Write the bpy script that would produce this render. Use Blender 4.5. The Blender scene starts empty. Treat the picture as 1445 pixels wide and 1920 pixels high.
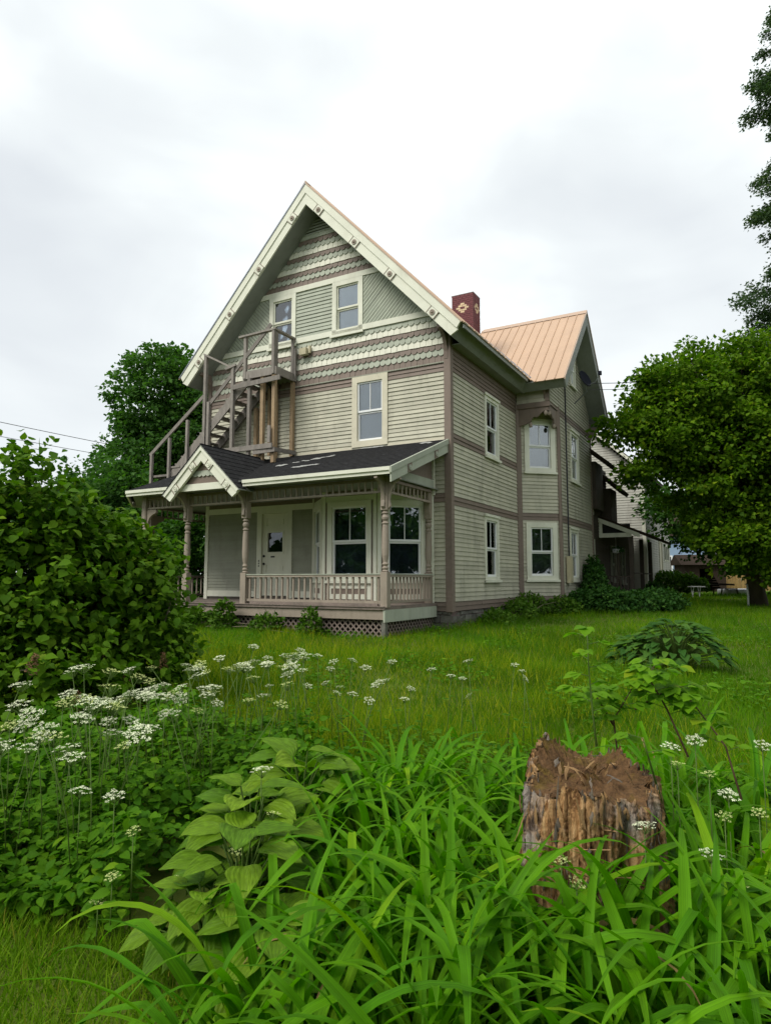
import bpy, math, random
import numpy as np
from mathutils import Matrix, Vector
R = math.radians
rng = np.random.default_rng(7)
random.seed(7)
SC = bpy.context.scene
COL = SC.collection

# ------------------------------------------------------------------ camera
cam_data = bpy.data.cameras.new('camera')
cam = bpy.data.objects.new('camera', cam_data); COL.objects.link(cam)
cam.location = (0, 0, 1.6)
cam.rotation_euler = (R(90 + 5.80), 0, 0)
cam_data.sensor_fit = 'HORIZONTAL'; cam_data.sensor_width = 36.0
cam_data.lens = 36.0 * 1250 / 1445
cam_data.clip_start = 0.05; cam_data.clip_end = 2000
SC.camera = cam

# ------------------------------------------------------------------ world: overcast sky
SUN_EL, SUN_AZ = 48.0, 232.0            # azimuth clockwise from +Y (north)
world = bpy.data.worlds.new('World'); SC.world = world
world.use_nodes = True
nt = world.node_tree; nt.nodes.clear()
def N(tree, typ, **kw):
    n = tree.nodes.new(typ)
    for k, v in kw.items():
        if k.startswith('i_'):
            key = k[2:]
            n.inputs[int(key) if key.isdigit() else key.replace('_', ' ')].default_value = v
        else: setattr(n, k, v)
    return n
out = N(nt, 'ShaderNodeOutputWorld'); bg = N(nt, 'ShaderNodeBackground')
sky = N(nt, 'ShaderNodeTexSky'); sky.sky_type = 'NISHITA'; sky.sun_disc = False
sky.sun_elevation = R(SUN_EL); sky.sun_rotation = R(SUN_AZ)
tc = N(nt, 'ShaderNodeTexCoord')
mp = N(nt, 'ShaderNodeMapping'); mp.inputs['Scale'].default_value = (1, 1, 1.9)
mp.inputs['Location'].default_value = (-0.35, 2.1, 0.62)
n1 = N(nt, 'ShaderNodeTexNoise', i_Scale=1.7, i_Detail=4.0, i_Roughness=0.42, i_Distortion=0.6)
n2 = N(nt, 'ShaderNodeTexNoise', i_Scale=3.4, i_Detail=5.0, i_Roughness=0.5, i_Distortion=0.5)
mixn = N(nt, 'ShaderNodeMix'); mixn.data_type = 'FLOAT'; mixn.inputs[0].default_value = 0.25
ramp = N(nt, 'ShaderNodeValToRGB')
cr = ramp.color_ramp; cr.elements[0].position = 0.36; cr.elements[0].color = (0.74, 0.78, 0.815, 1)
cr.elements[1].position = 0.60; cr.elements[1].color = (1.10, 1.16, 1.15, 1)
e = cr.elements.new(0.48); e.color = (0.87, 0.915, 0.93, 1)
skm = N(nt, 'ShaderNodeVectorMath', operation='SCALE'); skm.inputs['Scale'].default_value = 0.10
mixc = N(nt, 'ShaderNodeMix'); mixc.data_type = 'RGBA'; mixc.inputs[0].default_value = 0.94
L = nt.links.new
L(tc.outputs['Generated'], mp.inputs['Vector']); L(mp.outputs[0], n1.inputs['Vector']); L(mp.outputs[0], n2.inputs['Vector'])
L(n1.outputs['Fac'], mixn.inputs[2]); L(n2.outputs['Fac'], mixn.inputs[3]); L(mixn.outputs[0], ramp.inputs[0])
L(sky.outputs[0], skm.inputs[0]); L(skm.outputs[0], mixc.inputs[6]); L(ramp.outputs[0], mixc.inputs[7])
L(mixc.outputs[2], bg.inputs['Color']); bg.inputs['Strength'].default_value = 0.57
L(bg.outputs[0], out.inputs['Surface'])

# ------------------------------------------------------------------ sun behind thin cloud, behind the camera to the left
sd = bpy.data.lights.new('sun', 'SUN'); sun = bpy.data.objects.new('sun', sd); COL.objects.link(sun)
sd.energy = 1.5; sd.angle = R(28); sd.color = (1.0, 0.965, 0.90)
az, el = R(SUN_AZ), R(SUN_EL)
sdir = Vector((math.sin(az) * math.cos(el), math.cos(az) * math.cos(el), math.sin(el)))
sun.rotation_euler = sdir.to_track_quat('Z', 'Y').to_euler()
sun.location = (0, 0, 40)

SC.view_settings.view_transform = 'Standard'; SC.view_settings.look = 'None'
SC.view_settings.gamma = 1.0; SC.view_settings.exposure = 0.95
SC.view_settings.use_curve_mapping = False
SC.render.engine = 'CYCLES'
SC.cycles.max_bounces = 8; SC.cycles.transparent_max_bounces = 16
SC.cycles.sample_clamp_indirect = 4.0

# ------------------------------------------------------------------ helpers
def tag(o, label=None, cat=None, group=None, kind=None):
    if label: o['label'] = label
    if cat: o['category'] = cat
    if group: o['group'] = group
    if kind: o['kind'] = kind
    return o
def empty(name, loc=(0, 0, 0), rz=0.0, **kw):
    o = bpy.data.objects.new(name, None); COL.objects.link(o)
    o.location = loc; o.rotation_euler = (0, 0, rz); o.empty_display_size = 0.2
    return tag(o, **kw)
def link(name, me, mat=None, parent=None, **kw):
    o = bpy.data.objects.new(name, me); COL.objects.link(o)
    if mat is not None and len(me.materials) == 0: me.materials.append(mat)
    if parent is not None: o.parent = parent
    return tag(o, **kw)
def np_mesh(name, V, F, mat=None, smooth=False):
    """V (n,3) float, F (m,k) int with k corners for every face"""
    me = bpy.data.meshes.new(name)
    V = np.ascontiguousarray(V, np.float32); F = np.ascontiguousarray(F, np.int32)
    me.vertices.add(len(V)); me.vertices.foreach_set('co', V.ravel())
    m, k = F.shape
    me.loops.add(m * k); me.loops.foreach_set('vertex_index', F.ravel())
    me.polygons.add(m); me.polygons.foreach_set('loop_start', np.arange(0, m * k, k, dtype=np.int32))
    try: me.polygons.foreach_set('loop_total', np.full(m, k, np.int32))
    except Exception: pass
    if smooth: me.polygons.foreach_set('use_smooth', np.ones(m, bool))
    me.update(calc_edges=True)
    if mat is not None: me.materials.append(mat)
    return me
class MB:
    def __init__(s): s.v = []; s.f = []
    def add(s, vs, fs):
        b = len(s.v); s.v += [tuple(map(float, p)) for p in vs]; s.f += [[b + i for i in f] for f in fs]; return s
    BF = [(0, 3, 2, 1), (4, 5, 6, 7), (0, 1, 5, 4), (1, 2, 6, 5), (2, 3, 7, 6), (3, 0, 4, 7)]
    def hexa(s, p): return s.add(p, MB.BF)
    def box(s, x0, x1, y0, y1, z0, z1):
        return s.hexa([(x0, y0, z0), (x1, y0, z0), (x1, y1, z0), (x0, y1, z0), (x0, y0, z1), (x1, y0, z1), (x1, y1, z1), (x0, y1, z1)])
    def fbox(s, f, u0, u1, d0, d1, z0, z1):
        P = f.P
        return s.hexa([P(u0, d1, z0), P(u1, d1, z0), P(u1, d0, z0), P(u0, d0, z0), P(u0, d1, z1), P(u1, d1, z1), P(u1, d0, z1), P(u0, d0, z1)])
    def bar(s, p, q, w, t, side=(0, -1, 0)):
        """box between p and q: t thick along side, w across"""
        p = Vector(p); q = Vector(q); a = (q - p).normalized(); n = Vector(side)
        n = (n - a * n.dot(a)).normalized(); b = a.cross(n)
        c = [(-1, -1), (1, -1), (1, 1), (-1, 1)]
        return s.hexa([p + b * (i * w / 2) + n * (j * t / 2) for i, j in c] + [q + b * (i * w / 2) + n * (j * t / 2) for i, j in c])
    def prism(s, poly, fr, d0, d1):
        """poly of (u,z) extruded along the face normal from d0 to d1"""
        n = len(poly); A = [fr.P(u, d0, z) for u, z in poly]; B = [fr.P(u, d1, z) for u, z in poly]
        s.add(A + B, [list(range(n))[::-1], [n + i for i in range(n)]] + [[i, (i + 1) % n, n + (i + 1) % n, n + i] for i in range(n)])
        return s
    def tube(s, pts, rad, n=7, cap=True):
        pts = [Vector(p) for p in pts]; rings = []
        if not hasattr(rad, '__len__'): rad = [rad] * len(pts)
        ref = Vector((0.31, 0.17, 0.93))
        for i, p in enumerate(pts):
            a = (pts[min(i + 1, len(pts) - 1)] - pts[max(i - 1, 0)]).normalized()
            if abs(a.dot(ref)) > .95: ref = Vector((1, 0.2, 0.1))
            x = a.cross(ref).normalized(); y = a.cross(x)
            rings.append([p + (x * math.cos(2 * math.pi * k / n) + y * math.sin(2 * math.pi * k / n)) * rad[i] for k in range(n)])
        vs = [v for r in rings for v in r]; fs = []
        for i in range(len(rings) - 1):
            for k in range(n): fs.append((i * n + k, i * n + (k + 1) % n, (i + 1) * n + (k + 1) % n, (i + 1) * n + k))
        if cap: fs.append(list(range(n))[::-1]); fs.append([(len(rings) - 1) * n + k for k in range(n)])
        return s.add(vs, fs)
    def lathe(s, prof, c, n=14, axis='z'):
        vs = []; fs = []
        for r, h in prof:
            for k in range(n):
                a = 2 * math.pi * k / n
                vs.append((c[0] + r * math.cos(a), c[1] + r * math.sin(a), c[2] + h))
        m = len(prof)
        for i in range(m - 1):
            for k in range(n): fs.append((i * n + k, i * n + (k + 1) % n, (i + 1) * n + (k + 1) % n, (i + 1) * n + k))
        fs.append(list(range(n))[::-1]); fs.append([(m - 1) * n + k for k in range(n)])
        return s.add(vs, fs)
    def mesh(s, name, mat=None, smooth=False):
        me = bpy.data.meshes.new(name); me.from_pydata(s.v, [], s.f)
        if smooth: me.polygons.foreach_set('use_smooth', np.ones(len(me.polygons), bool))
        me.update()
        if mat: me.materials.append(mat)
        return me
    def obj(s, name, mat, parent=None, smooth=False, **kw): return link(name, s.mesh(name, mat, smooth), None, parent, **kw)
class Face:
    """a vertical plane: u runs along d, the outside is to the right of d"""
    def __init__(s, o, d):
        s.o = np.array(o, float); s.d = np.array(d, float) / np.linalg.norm(d); s.n = np.array([s.d[1], -s.d[0]])
    def P(s, u, dist, z):
        p = s.o + s.d * u + s.n * dist
        return (p[0], p[1], z)
def frames(axis, normal):
    """(N,3,3) matrices whose columns are x, y=axis, z~normal"""
    y = axis / np.linalg.norm(axis, axis=1, keepdims=True)
    z = normal - y * np.sum(normal * y, 1, keepdims=True)
    z /= np.linalg.norm(z, axis=1, keepdims=True) + 1e-9
    x = np.cross(y, z)
    return np.stack([x, y, z], axis=2)
def scatter(tv, tf, fr, pos, sc):
    tv = np.asarray(tv, float); tf = np.asarray(tf)
    n, k = len(pos), len(tv)
    sc = np.broadcast_to(np.asarray(sc, float).reshape(-1, 1, 1), (n, 1, 1))
    V = np.einsum('nij,kj->nki', fr, tv) * sc + np.asarray(pos)[:, None, :]
    F = tf[None] + (np.arange(n) * k)[:, None, None]
    return V.reshape(-1, 3), F.reshape(-1, tf.shape[1])
def unit(n):
    v = rng.normal(size=(n, 3)); return v / np.linalg.norm(v, axis=1, keepdims=True)
def set_m(o, M3, p, s=1.0):
    M = Matrix(((M3[0][0] * s, M3[0][1] * s, M3[0][2] * s, p[0]), (M3[1][0] * s, M3[1][1] * s, M3[1][2] * s, p[1]), (M3[2][0] * s, M3[2][1] * s, M3[2][2] * s, p[2]), (0, 0, 0, 1)))
    o.matrix_basis = M
def ground(x, y):
    x = np.asarray(x, float); y = np.asarray(y, float)
    b = np.interp(y, [-50, 2.6, 5, 10, 14, 20, 30, 60, 2000], [0, 0, .14, .32, .42, .60, .72, .8, .8])
    return b + .025 * np.sin(x * .9 + 1.3) * np.sin(y * .7) * np.clip((y - 3) / 4, 0, 1) + np.clip(x - 6, 0, 20) * .004
def gz(x, y): return float(ground(x, y))

# ------------------------------------------------------------------ materials
def new_mat(name):
    m = bpy.data.materials.new(name); m.use_nodes = True; t = m.node_tree; t.nodes.clear()
    o = N(t, 'ShaderNodeOutputMaterial'); return m, t, o
def surf(name, col, rough=.6, var=.12, scale=3.0, stretch=(1, 1, 1), stain=None, stain_amt=0.0, stain_scale=6.0, bump=0.0, bump_scale=60.0, metallic=0.0, obj_var=0.0, stain_stretch=(1, 1, .25), stain_lo=.52, spec=.3):
    m, t, o = new_mat(name); l = t.links.new
    b = N(t, 'ShaderNodeBsdfPrincipled'); b.inputs['Roughness'].default_value = rough; b.inputs['Metallic'].default_value = metallic
    b.inputs['Specular IOR Level'].default_value = spec
    c = N(t, 'ShaderNodeTexCoord'); mp = N(t, 'ShaderNodeMapping'); mp.inputs['Scale'].default_value = stretch
    l(c.outputs['Object'], mp.inputs[0])
    n = N(t, 'ShaderNodeTexNoise', i_Scale=scale, i_Detail=6.0, i_Roughness=.6); l(mp.outputs[0], n.inputs['Vector'])
    mr = N(t, 'ShaderNodeMapRange'); mr.inputs[1].default_value = .25; mr.inputs[2].default_value = .75
    mr.inputs[3].default_value = 1 - var; mr.inputs[4].default_value = 1 + var; l(n.outputs['Fac'], mr.inputs[0])
    val = mr.outputs[0]
    if obj_var:
        oi = N(t, 'ShaderNodeObjectInfo'); mo = N(t, 'ShaderNodeMapRange'); mo.inputs[3].default_value = 1 - obj_var; mo.inputs[4].default_value = 1 + obj_var
        l(oi.outputs['Random'], mo.inputs[0]); mm = N(t, 'ShaderNodeMath', operation='MULTIPLY'); l(val, mm.inputs[0]); l(mo.outputs[0], mm.inputs[1]); val = mm.outputs[0]
    vs = N(t, 'ShaderNodeVectorMath', operation='SCALE'); vs.inputs[0].default_value = col; l(val, vs.inputs['Scale'])
    colour = vs.outputs[0]
    if stain:
        mp2 = N(t, 'ShaderNodeMapping'); mp2.inputs['Scale'].default_value = stain_stretch; l(c.outputs['Object'], mp2.inputs[0])
        n2 = N(t, 'ShaderNodeTexNoise', i_Scale=stain_scale, i_Detail=8.0, i_Roughness=.65); l(mp2.outputs[0], n2.inputs['Vector'])
        m2 = N(t, 'ShaderNodeMapRange'); m2.inputs[1].default_value = stain_lo; m2.inputs[2].default_value = stain_lo + .2; m2.inputs[4].default_value = stain_amt
        l(n2.outputs['Fac'], m2.inputs[0])
        mx = N(t, 'ShaderNodeMix'); mx.data_type = 'RGBA'; l(m2.outputs[0], mx.inputs[0]); l(colour, mx.inputs[6]); mx.inputs[7].default_value = (*stain, 1)
        colour = mx.outputs[2]
    l(colour, b.inputs['Base Color'])
    if bump:
        n3 = N(t, 'ShaderNodeTexNoise', i_Scale=bump_scale, i_Detail=5.0); l(mp.outputs[0], n3.inputs['Vector'])
        bp = N(t, 'ShaderNodeBump'); bp.inputs['Strength'].default_value = bump; bp.inputs['Distance'].default_value = .01
        l(n3.outputs['Fac'], bp.inputs['Height']); l(bp.outputs[0], b.inputs['Normal'])
    l(b.outputs[0], o.inputs['Surface'])
    return m
def leafmat(name, c0, c1, c2=None, trans=.35, rough=.6, obj=False, tcol=None, spec=.09, noise=0.0, veins=None):
    """leaf colours vary from leaf to leaf; light passes through"""
    m, t, o = new_mat(name); l = t.links.new
    if obj: src = N(t, 'ShaderNodeObjectInfo').outputs['Random']
    else: src = N(t, 'ShaderNodeNewGeometry').outputs['Random Per Island']
    rp = N(t, 'ShaderNodeValToRGB'); rp.color_ramp.elements[0].color = (*c0, 1); rp.color_ramp.elements[1].color = (*c1, 1)
    if c2: e = rp.color_ramp.elements.new(.9); e.color = (*c1, 1); rp.color_ramp.elements[2].color = (*c2, 1)
    l(src, rp.inputs[0]); colour = rp.outputs[0]
    if noise:
        c = N(t, 'ShaderNodeTexCoord'); n = N(t, 'ShaderNodeTexNoise', i_Scale=noise, i_Detail=3.0); l(c.outputs['Object'], n.inputs['Vector'])
        n.inputs['Roughness'].default_value = .65
        mg = N(t, 'ShaderNodeMapRange'); mg.inputs[1].default_value = .40; mg.inputs[2].default_value = .62; mg.inputs[4].default_value = .8
        n4 = N(t, 'ShaderNodeTexNoise', i_Scale=noise * 1.7, i_Detail=4.0, i_Distortion=.8); l(c.outputs['Object'], n4.inputs['Vector']); l(n4.outputs['Fac'], mg.inputs[0])
        mg2 = N(t, 'ShaderNodeMix'); mg2.data_type = 'RGBA'; mg2.inputs[7].default_value = (.055, .150, .006, 1); l(mg.outputs[0], mg2.inputs[0]); l(colour, mg2.inputs[6]); colour = mg2.outputs[2]
        mr = N(t, 'ShaderNodeMapRange'); mr.inputs[1].default_value = .3; mr.inputs[2].default_value = .7; mr.inputs[3].default_value = .62; mr.inputs[4].default_value = 1.35; l(n.outputs['Fac'], mr.inputs[0])
        vs = N(t, 'ShaderNodeVectorMath', operation='SCALE'); l(colour, vs.inputs[0]); l(mr.outputs[0], vs.inputs['Scale']); colour = vs.outputs[0]
    p = N(t, 'ShaderNodeBsdfPrincipled'); p.inputs['Roughness'].default_value = rough; p.inputs['Specular IOR Level'].default_value = spec
    if veins:                                                              # fine lengthwise veins and blotches
        c = N(t, 'ShaderNodeTexCoord'); mv = N(t, 'ShaderNodeMapping'); mv.inputs['Scale'].default_value = veins; l(c.outputs['Object'], mv.inputs[0])
        nv = N(t, 'ShaderNodeTexNoise', i_Scale=1.0, i_Detail=3.0); l(mv.outputs[0], nv.inputs['Vector'])
        mw = N(t, 'ShaderNodeMapRange'); mw.inputs[1].default_value = .3; mw.inputs[2].default_value = .7; mw.inputs[3].default_value = .72; mw.inputs[4].default_value = 1.28; l(nv.outputs['Fac'], mw.inputs[0])
        nb_ = N(t, 'ShaderNodeTexNoise', i_Scale=5.0, i_Detail=4.0); l(c.outputs['Object'], nb_.inputs['Vector'])
        mb_ = N(t, 'ShaderNodeMapRange'); mb_.inputs[1].default_value = .3; mb_.inputs[2].default_value = .7; mb_.inputs[3].default_value = .8; mb_.inputs[4].default_value = 1.2; l(nb_.outputs['Fac'], mb_.inputs[0])
        mm_ = N(t, 'ShaderNodeMath', operation='MULTIPLY'); l(mw.outputs[0], mm_.inputs[0]); l(mb_.outputs[0], mm_.inputs[1])
        sv = N(t, 'ShaderNodeVectorMath', operation='SCALE'); l(colour, sv.inputs[0]); l(mm_.outputs[0], sv.inputs['Scale']); colour = sv.outputs[0]
        bv = N(t, 'ShaderNodeBump'); bv.inputs['Strength'].default_value = .5; bv.inputs['Distance'].default_value = .002; l(nv.outputs['Fac'], bv.inputs['Height']); l(bv.outputs[0], p.inputs['Normal'])
    l(colour, p.inputs['Base Color'])
    tr = N(t, 'ShaderNodeBsdfTranslucent')
    hs = N(t, 'ShaderNodeMix'); hs.data_type = 'RGBA'; hs.blend_type = 'MULTIPLY'; hs.inputs[0].default_value = 1.0
    hs.inputs[7].default_value = (*(tcol or (1.15, 1.5, .40)), 1); l(colour, hs.inputs[6]); l(hs.outputs[2], tr.inputs['Color'])
    mx = N(t, 'ShaderNodeMixShader'); mx.inputs[0].default_value = trans; l(p.outputs[0], mx.inputs[1]); l(tr.outputs[0], mx.inputs[2])
    l(mx.outputs[0], o.inputs['Surface'])
    return m
def glassmat(name, tint=(.75, .8, .82), refl=.10):
    m, t, o = new_mat(name); l = t.links.new
    g = N(t, 'ShaderNodeBsdfGlossy'); g.inputs['Roughness'].default_value = .015; g.inputs['Color'].default_value = (.95, .97, 1, 1)
    tr = N(t, 'ShaderNodeBsdfTransparent'); tr.inputs['Color'].default_value = (*tint, 1)
    n = N(t, 'ShaderNodeTexNoise', i_Scale=2.2, i_Detail=1.0); c = N(t, 'ShaderNodeTexCoord'); l(c.outputs['Object'], n.inputs['Vector'])
    bp = N(t, 'ShaderNodeBump'); bp.inputs['Strength'].default_value = .06; bp.inputs['Distance'].default_value = .05; l(n.outputs['Fac'], bp.inputs['Height']); l(bp.outputs[0], g.inputs['Normal'])
    fr = N(t, 'ShaderNodeFresnel'); fr.inputs['IOR'].default_value = 1.5
    ad = N(t, 'ShaderNodeMath', operation='ADD'); ad.inputs[1].default_value = refl; l(fr.outputs[0], ad.inputs[0])
    mx = N(t, 'ShaderNodeMixShader'); l(ad.outputs[0], mx.inputs[0]); l(tr.outputs[0], mx.inputs[1]); l(g.outputs[0], mx.inputs[2]); l(mx.outputs[0], o.inputs['Surface'])
    return m
DIRT = (.10, .09, .06)
M = {}
M['cream'] = surf('cream_paint', (.455, .438, .340), .65, .14, 2.5, stain=DIRT, stain_amt=.5, stain_scale=2.2, obj_var=.09, stain_lo=.54, bump=.15, stretch=(1, 1, 1))
M['greysage'] = surf('grey_sage_paint', (.33, .335, .265), .65, .10, 2.5, stain=DIRT, stain_amt=.35, stain_scale=3.0, obj_var=.05, bump=.15)
M['sage'] = surf('sage_paint', (.37, .395, .315), .65, .10, 3, stain=DIRT, stain_amt=.25, obj_var=.07, bump=.1)
M['white'] = surf('white_trim_paint', (.70, .70, .58), .55, .07, 2.5, stain=(.36, .34, .25), stain_amt=.35, stain_scale=1.6, bump=.08)
M['whitesh'] = surf('white_shingle_paint', (.70, .69, .57), .6, .06, 2.5, stain=(.35, .32, .26), stain_amt=.35, stain_scale=5.0, bump=.08)
M['brown'] = surf('brown_paint', (.195, .150, .122), .6, .10, 3, stain=DIRT, stain_amt=.3, obj_var=.05, bump=.12)
M['post'] = surf('taupe_porch_paint', (.295, .245, .195), .6, .10, 4, stain=DIRT, stain_amt=.4, stain_scale=8, obj_var=.04, bump=.15)
M['soffit'] = surf('soffit_paint', (.23, .245, .22), .6, .08, 2, stain=DIRT, stain_amt=.3)
M['vinyl'] = surf('white_vinyl', (.78, .79, .78), .4, .03, 2)
M['oldtrim'] = surf('peeling_cream_trim', (.60, .56, .43), .65, .08, 3, stain=(.16, .14, .11), stain_amt=.8, stain_scale=9, stain_lo=.62, bump=.2)
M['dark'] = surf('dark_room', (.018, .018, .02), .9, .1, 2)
M['shadowgap'] = surf('weathered_sheathing', (.10, .085, .07), .9, .1, 2)
M['glass'] = glassmat('window_glass'); M['glassdark'] = glassmat('window_glass_dark', (.35, .38, .42), .02)
M['blind'] = surf('pale_blind', (.50, .50, .54), .8, .05, 3); M['blindgrey'] = surf('grey_curtain', (.34, .36, .37), .85, .12, 4, stretch=(6, 6, .6)); M['roomshade'] = surf('dim_curtain', (.060, .065, .085), .85, .3, 3, stretch=(5, 5, .5)); M['blinddark'] = surf('brown_shade', (.17, .165, .145), .85, .10, 3)  # roomshade: dimness of the room painted as a dark blue-grey colour
M['metalroof'] = surf('tan_metal_roof', (.50, .34, .225), .45, .05, 1.5, stain=(.38, .25, .18), stain_amt=.3, stain_scale=2.5, obj_var=.02, spec=.4)
M['ridgemetal'] = surf('tan_metal_trim', (.46, .33, .24), .4, .05, 2)
M['greymetal'] = surf('grey_flashing', (.20, .215, .235), .4, .1, 3, metallic=.4)
M['asphalt_sh'] = surf('dark_asphalt_shingle', (.026, .026, .027), .95, .35, 9, bump=.9, bump_scale=45, stain=(.10, .10, .10), stain_amt=.8, stain_scale=11, stain_stretch=(1, 1, 1), stain_lo=.57, spec=.08)
M['moss'] = surf('pale_lichen_tar', (.30, .30, .28), .9, .3, 14, bump=.8)
M['brick'] = surf('red_brick', (.150, .055, .060), .85, .2, 12, obj_var=.12, bump=.4)
M['ybrick'] = surf('buff_brick', (.66, .52, .34), .8, .1, 12, obj_var=.08, bump=.3)
M['mortar'] = surf('mortar', (.19, .13, .125), .9, .15, 20, bump=.4)
M['stone'] = surf('grey_stone', (.15, .145, .125), .9, .3, 7, bump=.9, bump_scale=18, obj_var=.2, stain=(.05, .06, .035), stain_amt=.7, stain_scale=9)
M['wood'] = surf('weathered_grey_wood', (.235, .21, .185), .8, .25, 5, stretch=(3, 3, 1), stain=(.09, .08, .07), stain_amt=.6, stain_scale=8, obj_var=.16, bump=.5, bump_scale=40)
M['newwood'] = surf('newer_tan_wood', (.36, .255, .15), .75, .2, 6, stretch=(5, 5, 1), stain=(.13, .09, .06), stain_amt=.6, stain_scale=8, obj_var=.14, bump=.4)
M['deck'] = surf('worn_brown_deck', (.20, .16, .135), .75, .2, 5, stain=(.09, .08, .065), stain_amt=.6, stain_scale=5, bump=.4)
M['lattice'] = surf('taupe_lattice', (.17, .135, .115), .75, .15, 6, obj_var=.12)
M['black'] = surf('black_metal', (.02, .02, .023), .5, .1, 4)
M['dishm'] = surf('grey_dish', (.014, .016, .022), .8, .08, 4, spec=.04)
M['wire'] = surf('wire_sheath', (.03, .03, .035), .6, .1, 4)
M['beige'] = surf('beige_box', (.50, .45, .30), .5, .06, 4, stain=DIRT, stain_amt=.3)
M['barn'] = surf('barn_white_paint', (.47, .46, .40), .7, .08, 2, stain=(.14, .12, .10), stain_amt=.5, stain_scale=1.3, obj_var=.03)
M['ell'] = surf('weathered_brown_siding', (.085, .068, .055), .8, .2, 3, bump=.2)
M['bluehouse'] = surf('blue_paint', (.24, .33, .46), .6, .05, 2)
M['shed'] = surf('brown_shed_wood', (.042, .030, .022), .9, .2, 4, spec=.08)  # brown wood, darkened so the colour carries the shade under the trees
M['yellowwood'] = surf('yellow_fence_wood', (.26, .17, .06), .8, .2, 6, obj_var=.15)
M['whiteplastic'] = surf('white_plastic', (.75, .76, .77), .45, .03, 3)
M['poolblue'] = surf('pool_blue', (.25, .50, .62), .4, .06, 3)
M['bark'] = surf('grey_brown_bark', (.085, .068, .05), .95, .3, 6, stretch=(1, 1, .25), bump=1.0, bump_scale=22)
M['twig'] = surf('lilac_twig', (.17, .145, .10), .9, .2, 9)
M['deadbloom'] = surf('spent_bloom', (.20, .115, .055), .9, .3, 14)
# ================================================================== GROUND
def make_ground():
    xs = np.concatenate([[-900, -300, -120, -70], np.arange(-45, 45.1, 1.0), [70, 120, 300, 900]])
    ys = np.concatenate([[-60, -20, -5], np.arange(0, 60.1, 1.0), [75, 100, 160, 300, 1200]])
    X, Y = np.meshgrid(xs, ys); Z = ground(X, Y)
    V = np.stack([X, Y, Z], 2).reshape(-1, 3); nx, ny = len(xs), len(ys)
    I = (np.arange(ny - 1)[:, None] * nx + np.arange(nx - 1)[None]).ravel()
    F = np.stack([I, I + 1, I + nx + 1, I + nx], 1)
    m = surf('lawn_soil', (.075, .105, .008), .95, .3, 1.2, stain=(.10, .10, .012), stain_amt=.6, stain_scale=1.5, stain_stretch=(1, 1, 1), bump=.6, bump_scale=30)
    link('ground', np_mesh('ground', V, F, m, True), kind='structure')
make_ground()

# ================================================================== HOUSE
HO = (1.528, 15.6, 0.0); HTH = R(-29.2)
house = empty('victorian_house', HO, HTH, label='weathered cream Victorian house with brown trim, steep front gable and wraparound porch', cat='house')
_hm = Matrix.Translation(HO) @ Matrix.Rotation(HTH, 4, 'Z')
def HW(x, y, z): return tuple(_hm @ Vector((x, y, z)))
W = 7.72; UC = -W / 2; SL = 1.056; ZR = 11.62            # width, centre, roof slope, soffit apex
FF = Face((0, 0), (1, 0)); FS = Face((0, 0), (0, 1))
def hw(z): return (ZR - z) / SL
def cut(u0, u1, zm, holes):
    iv = [(u0, u1)]
    for a, b, c, d in holes:
        if c < zm < d:
            nv = []
            for p, q in iv:
                if b <= p or a >= q: nv.append((p, q)); continue
                if p < a: nv.append((p, a))
                if q > b: nv.append((b, q))
            iv = nv
    return [i for i in iv if i[1] - i[0] > .02]
def sheathing(name, face, z0, z1, span, holes, parent, mat='shadowgap', step=.1):
    mb = MB(); z = z0
    while z < z1 - 1e-6:
        zt = min(z + step, z1); u0, u1 = span(zt)
        for a, b in cut(u0, u1, (z + zt) / 2, holes): mb.fbox(face, a, b, -.03, -.004, z, zt)
        z = zt
    return mb.obj(name, M[mat], parent)
def claps(parent, face, z0, z1, exp, span, holes, matfn, thick=.03, joined=None):
    n = max(1, round((z1 - z0) / exp)); exp = (z1 - z0) / n
    for i in range(n):
        zb = z0 + i * exp; zt = zb + exp + (.012 if i < n - 1 else -.003); u0, u1 = span(zb)
        for a, b in cut(u0, u1, zb + exp / 2, holes):
            segs = [(a, b)]
            if b - a > 3.4 and joined is None:               # long walls are laid in two lengths
                c = a + (b - a) * random.uniform(.3, .7); segs = [(a, c - .002), (c + .002, b)]
            for p, q in segs:
                t = thick * random.uniform(.88, 1.12); dz = random.uniform(-.003, .003)
                P = face.P; mb = joined if joined is not None else MB()
                mb.hexa([P(p, t, zb + dz), P(q, t, zb - dz), P(q, 0, zb - dz), P(p, 0, zb + dz), P(p, .006, zt), P(q, .006, zt), P(q, 0, zt), P(p, 0, zt)])
                if joined is None: mb.obj('clapboard', M[matfn(zb + exp / 2)], parent)
def frame(mb, face, u0, u1, z0, z1, w, d0, d1, wb=None):
    wb = wb or w
    mb.fbox(face, u0, u0 + w, d0, d1, z0, z1); mb.fbox(face, u1 - w, u1, d0, d1, z0, z1)
    mb.fbox(face, u0 + w, u1 - w, d0, d1, z1 - w, z1); mb.fbox(face, u0 + w, u1 - w, d0, d1, z0, z0 + wb)
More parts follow.
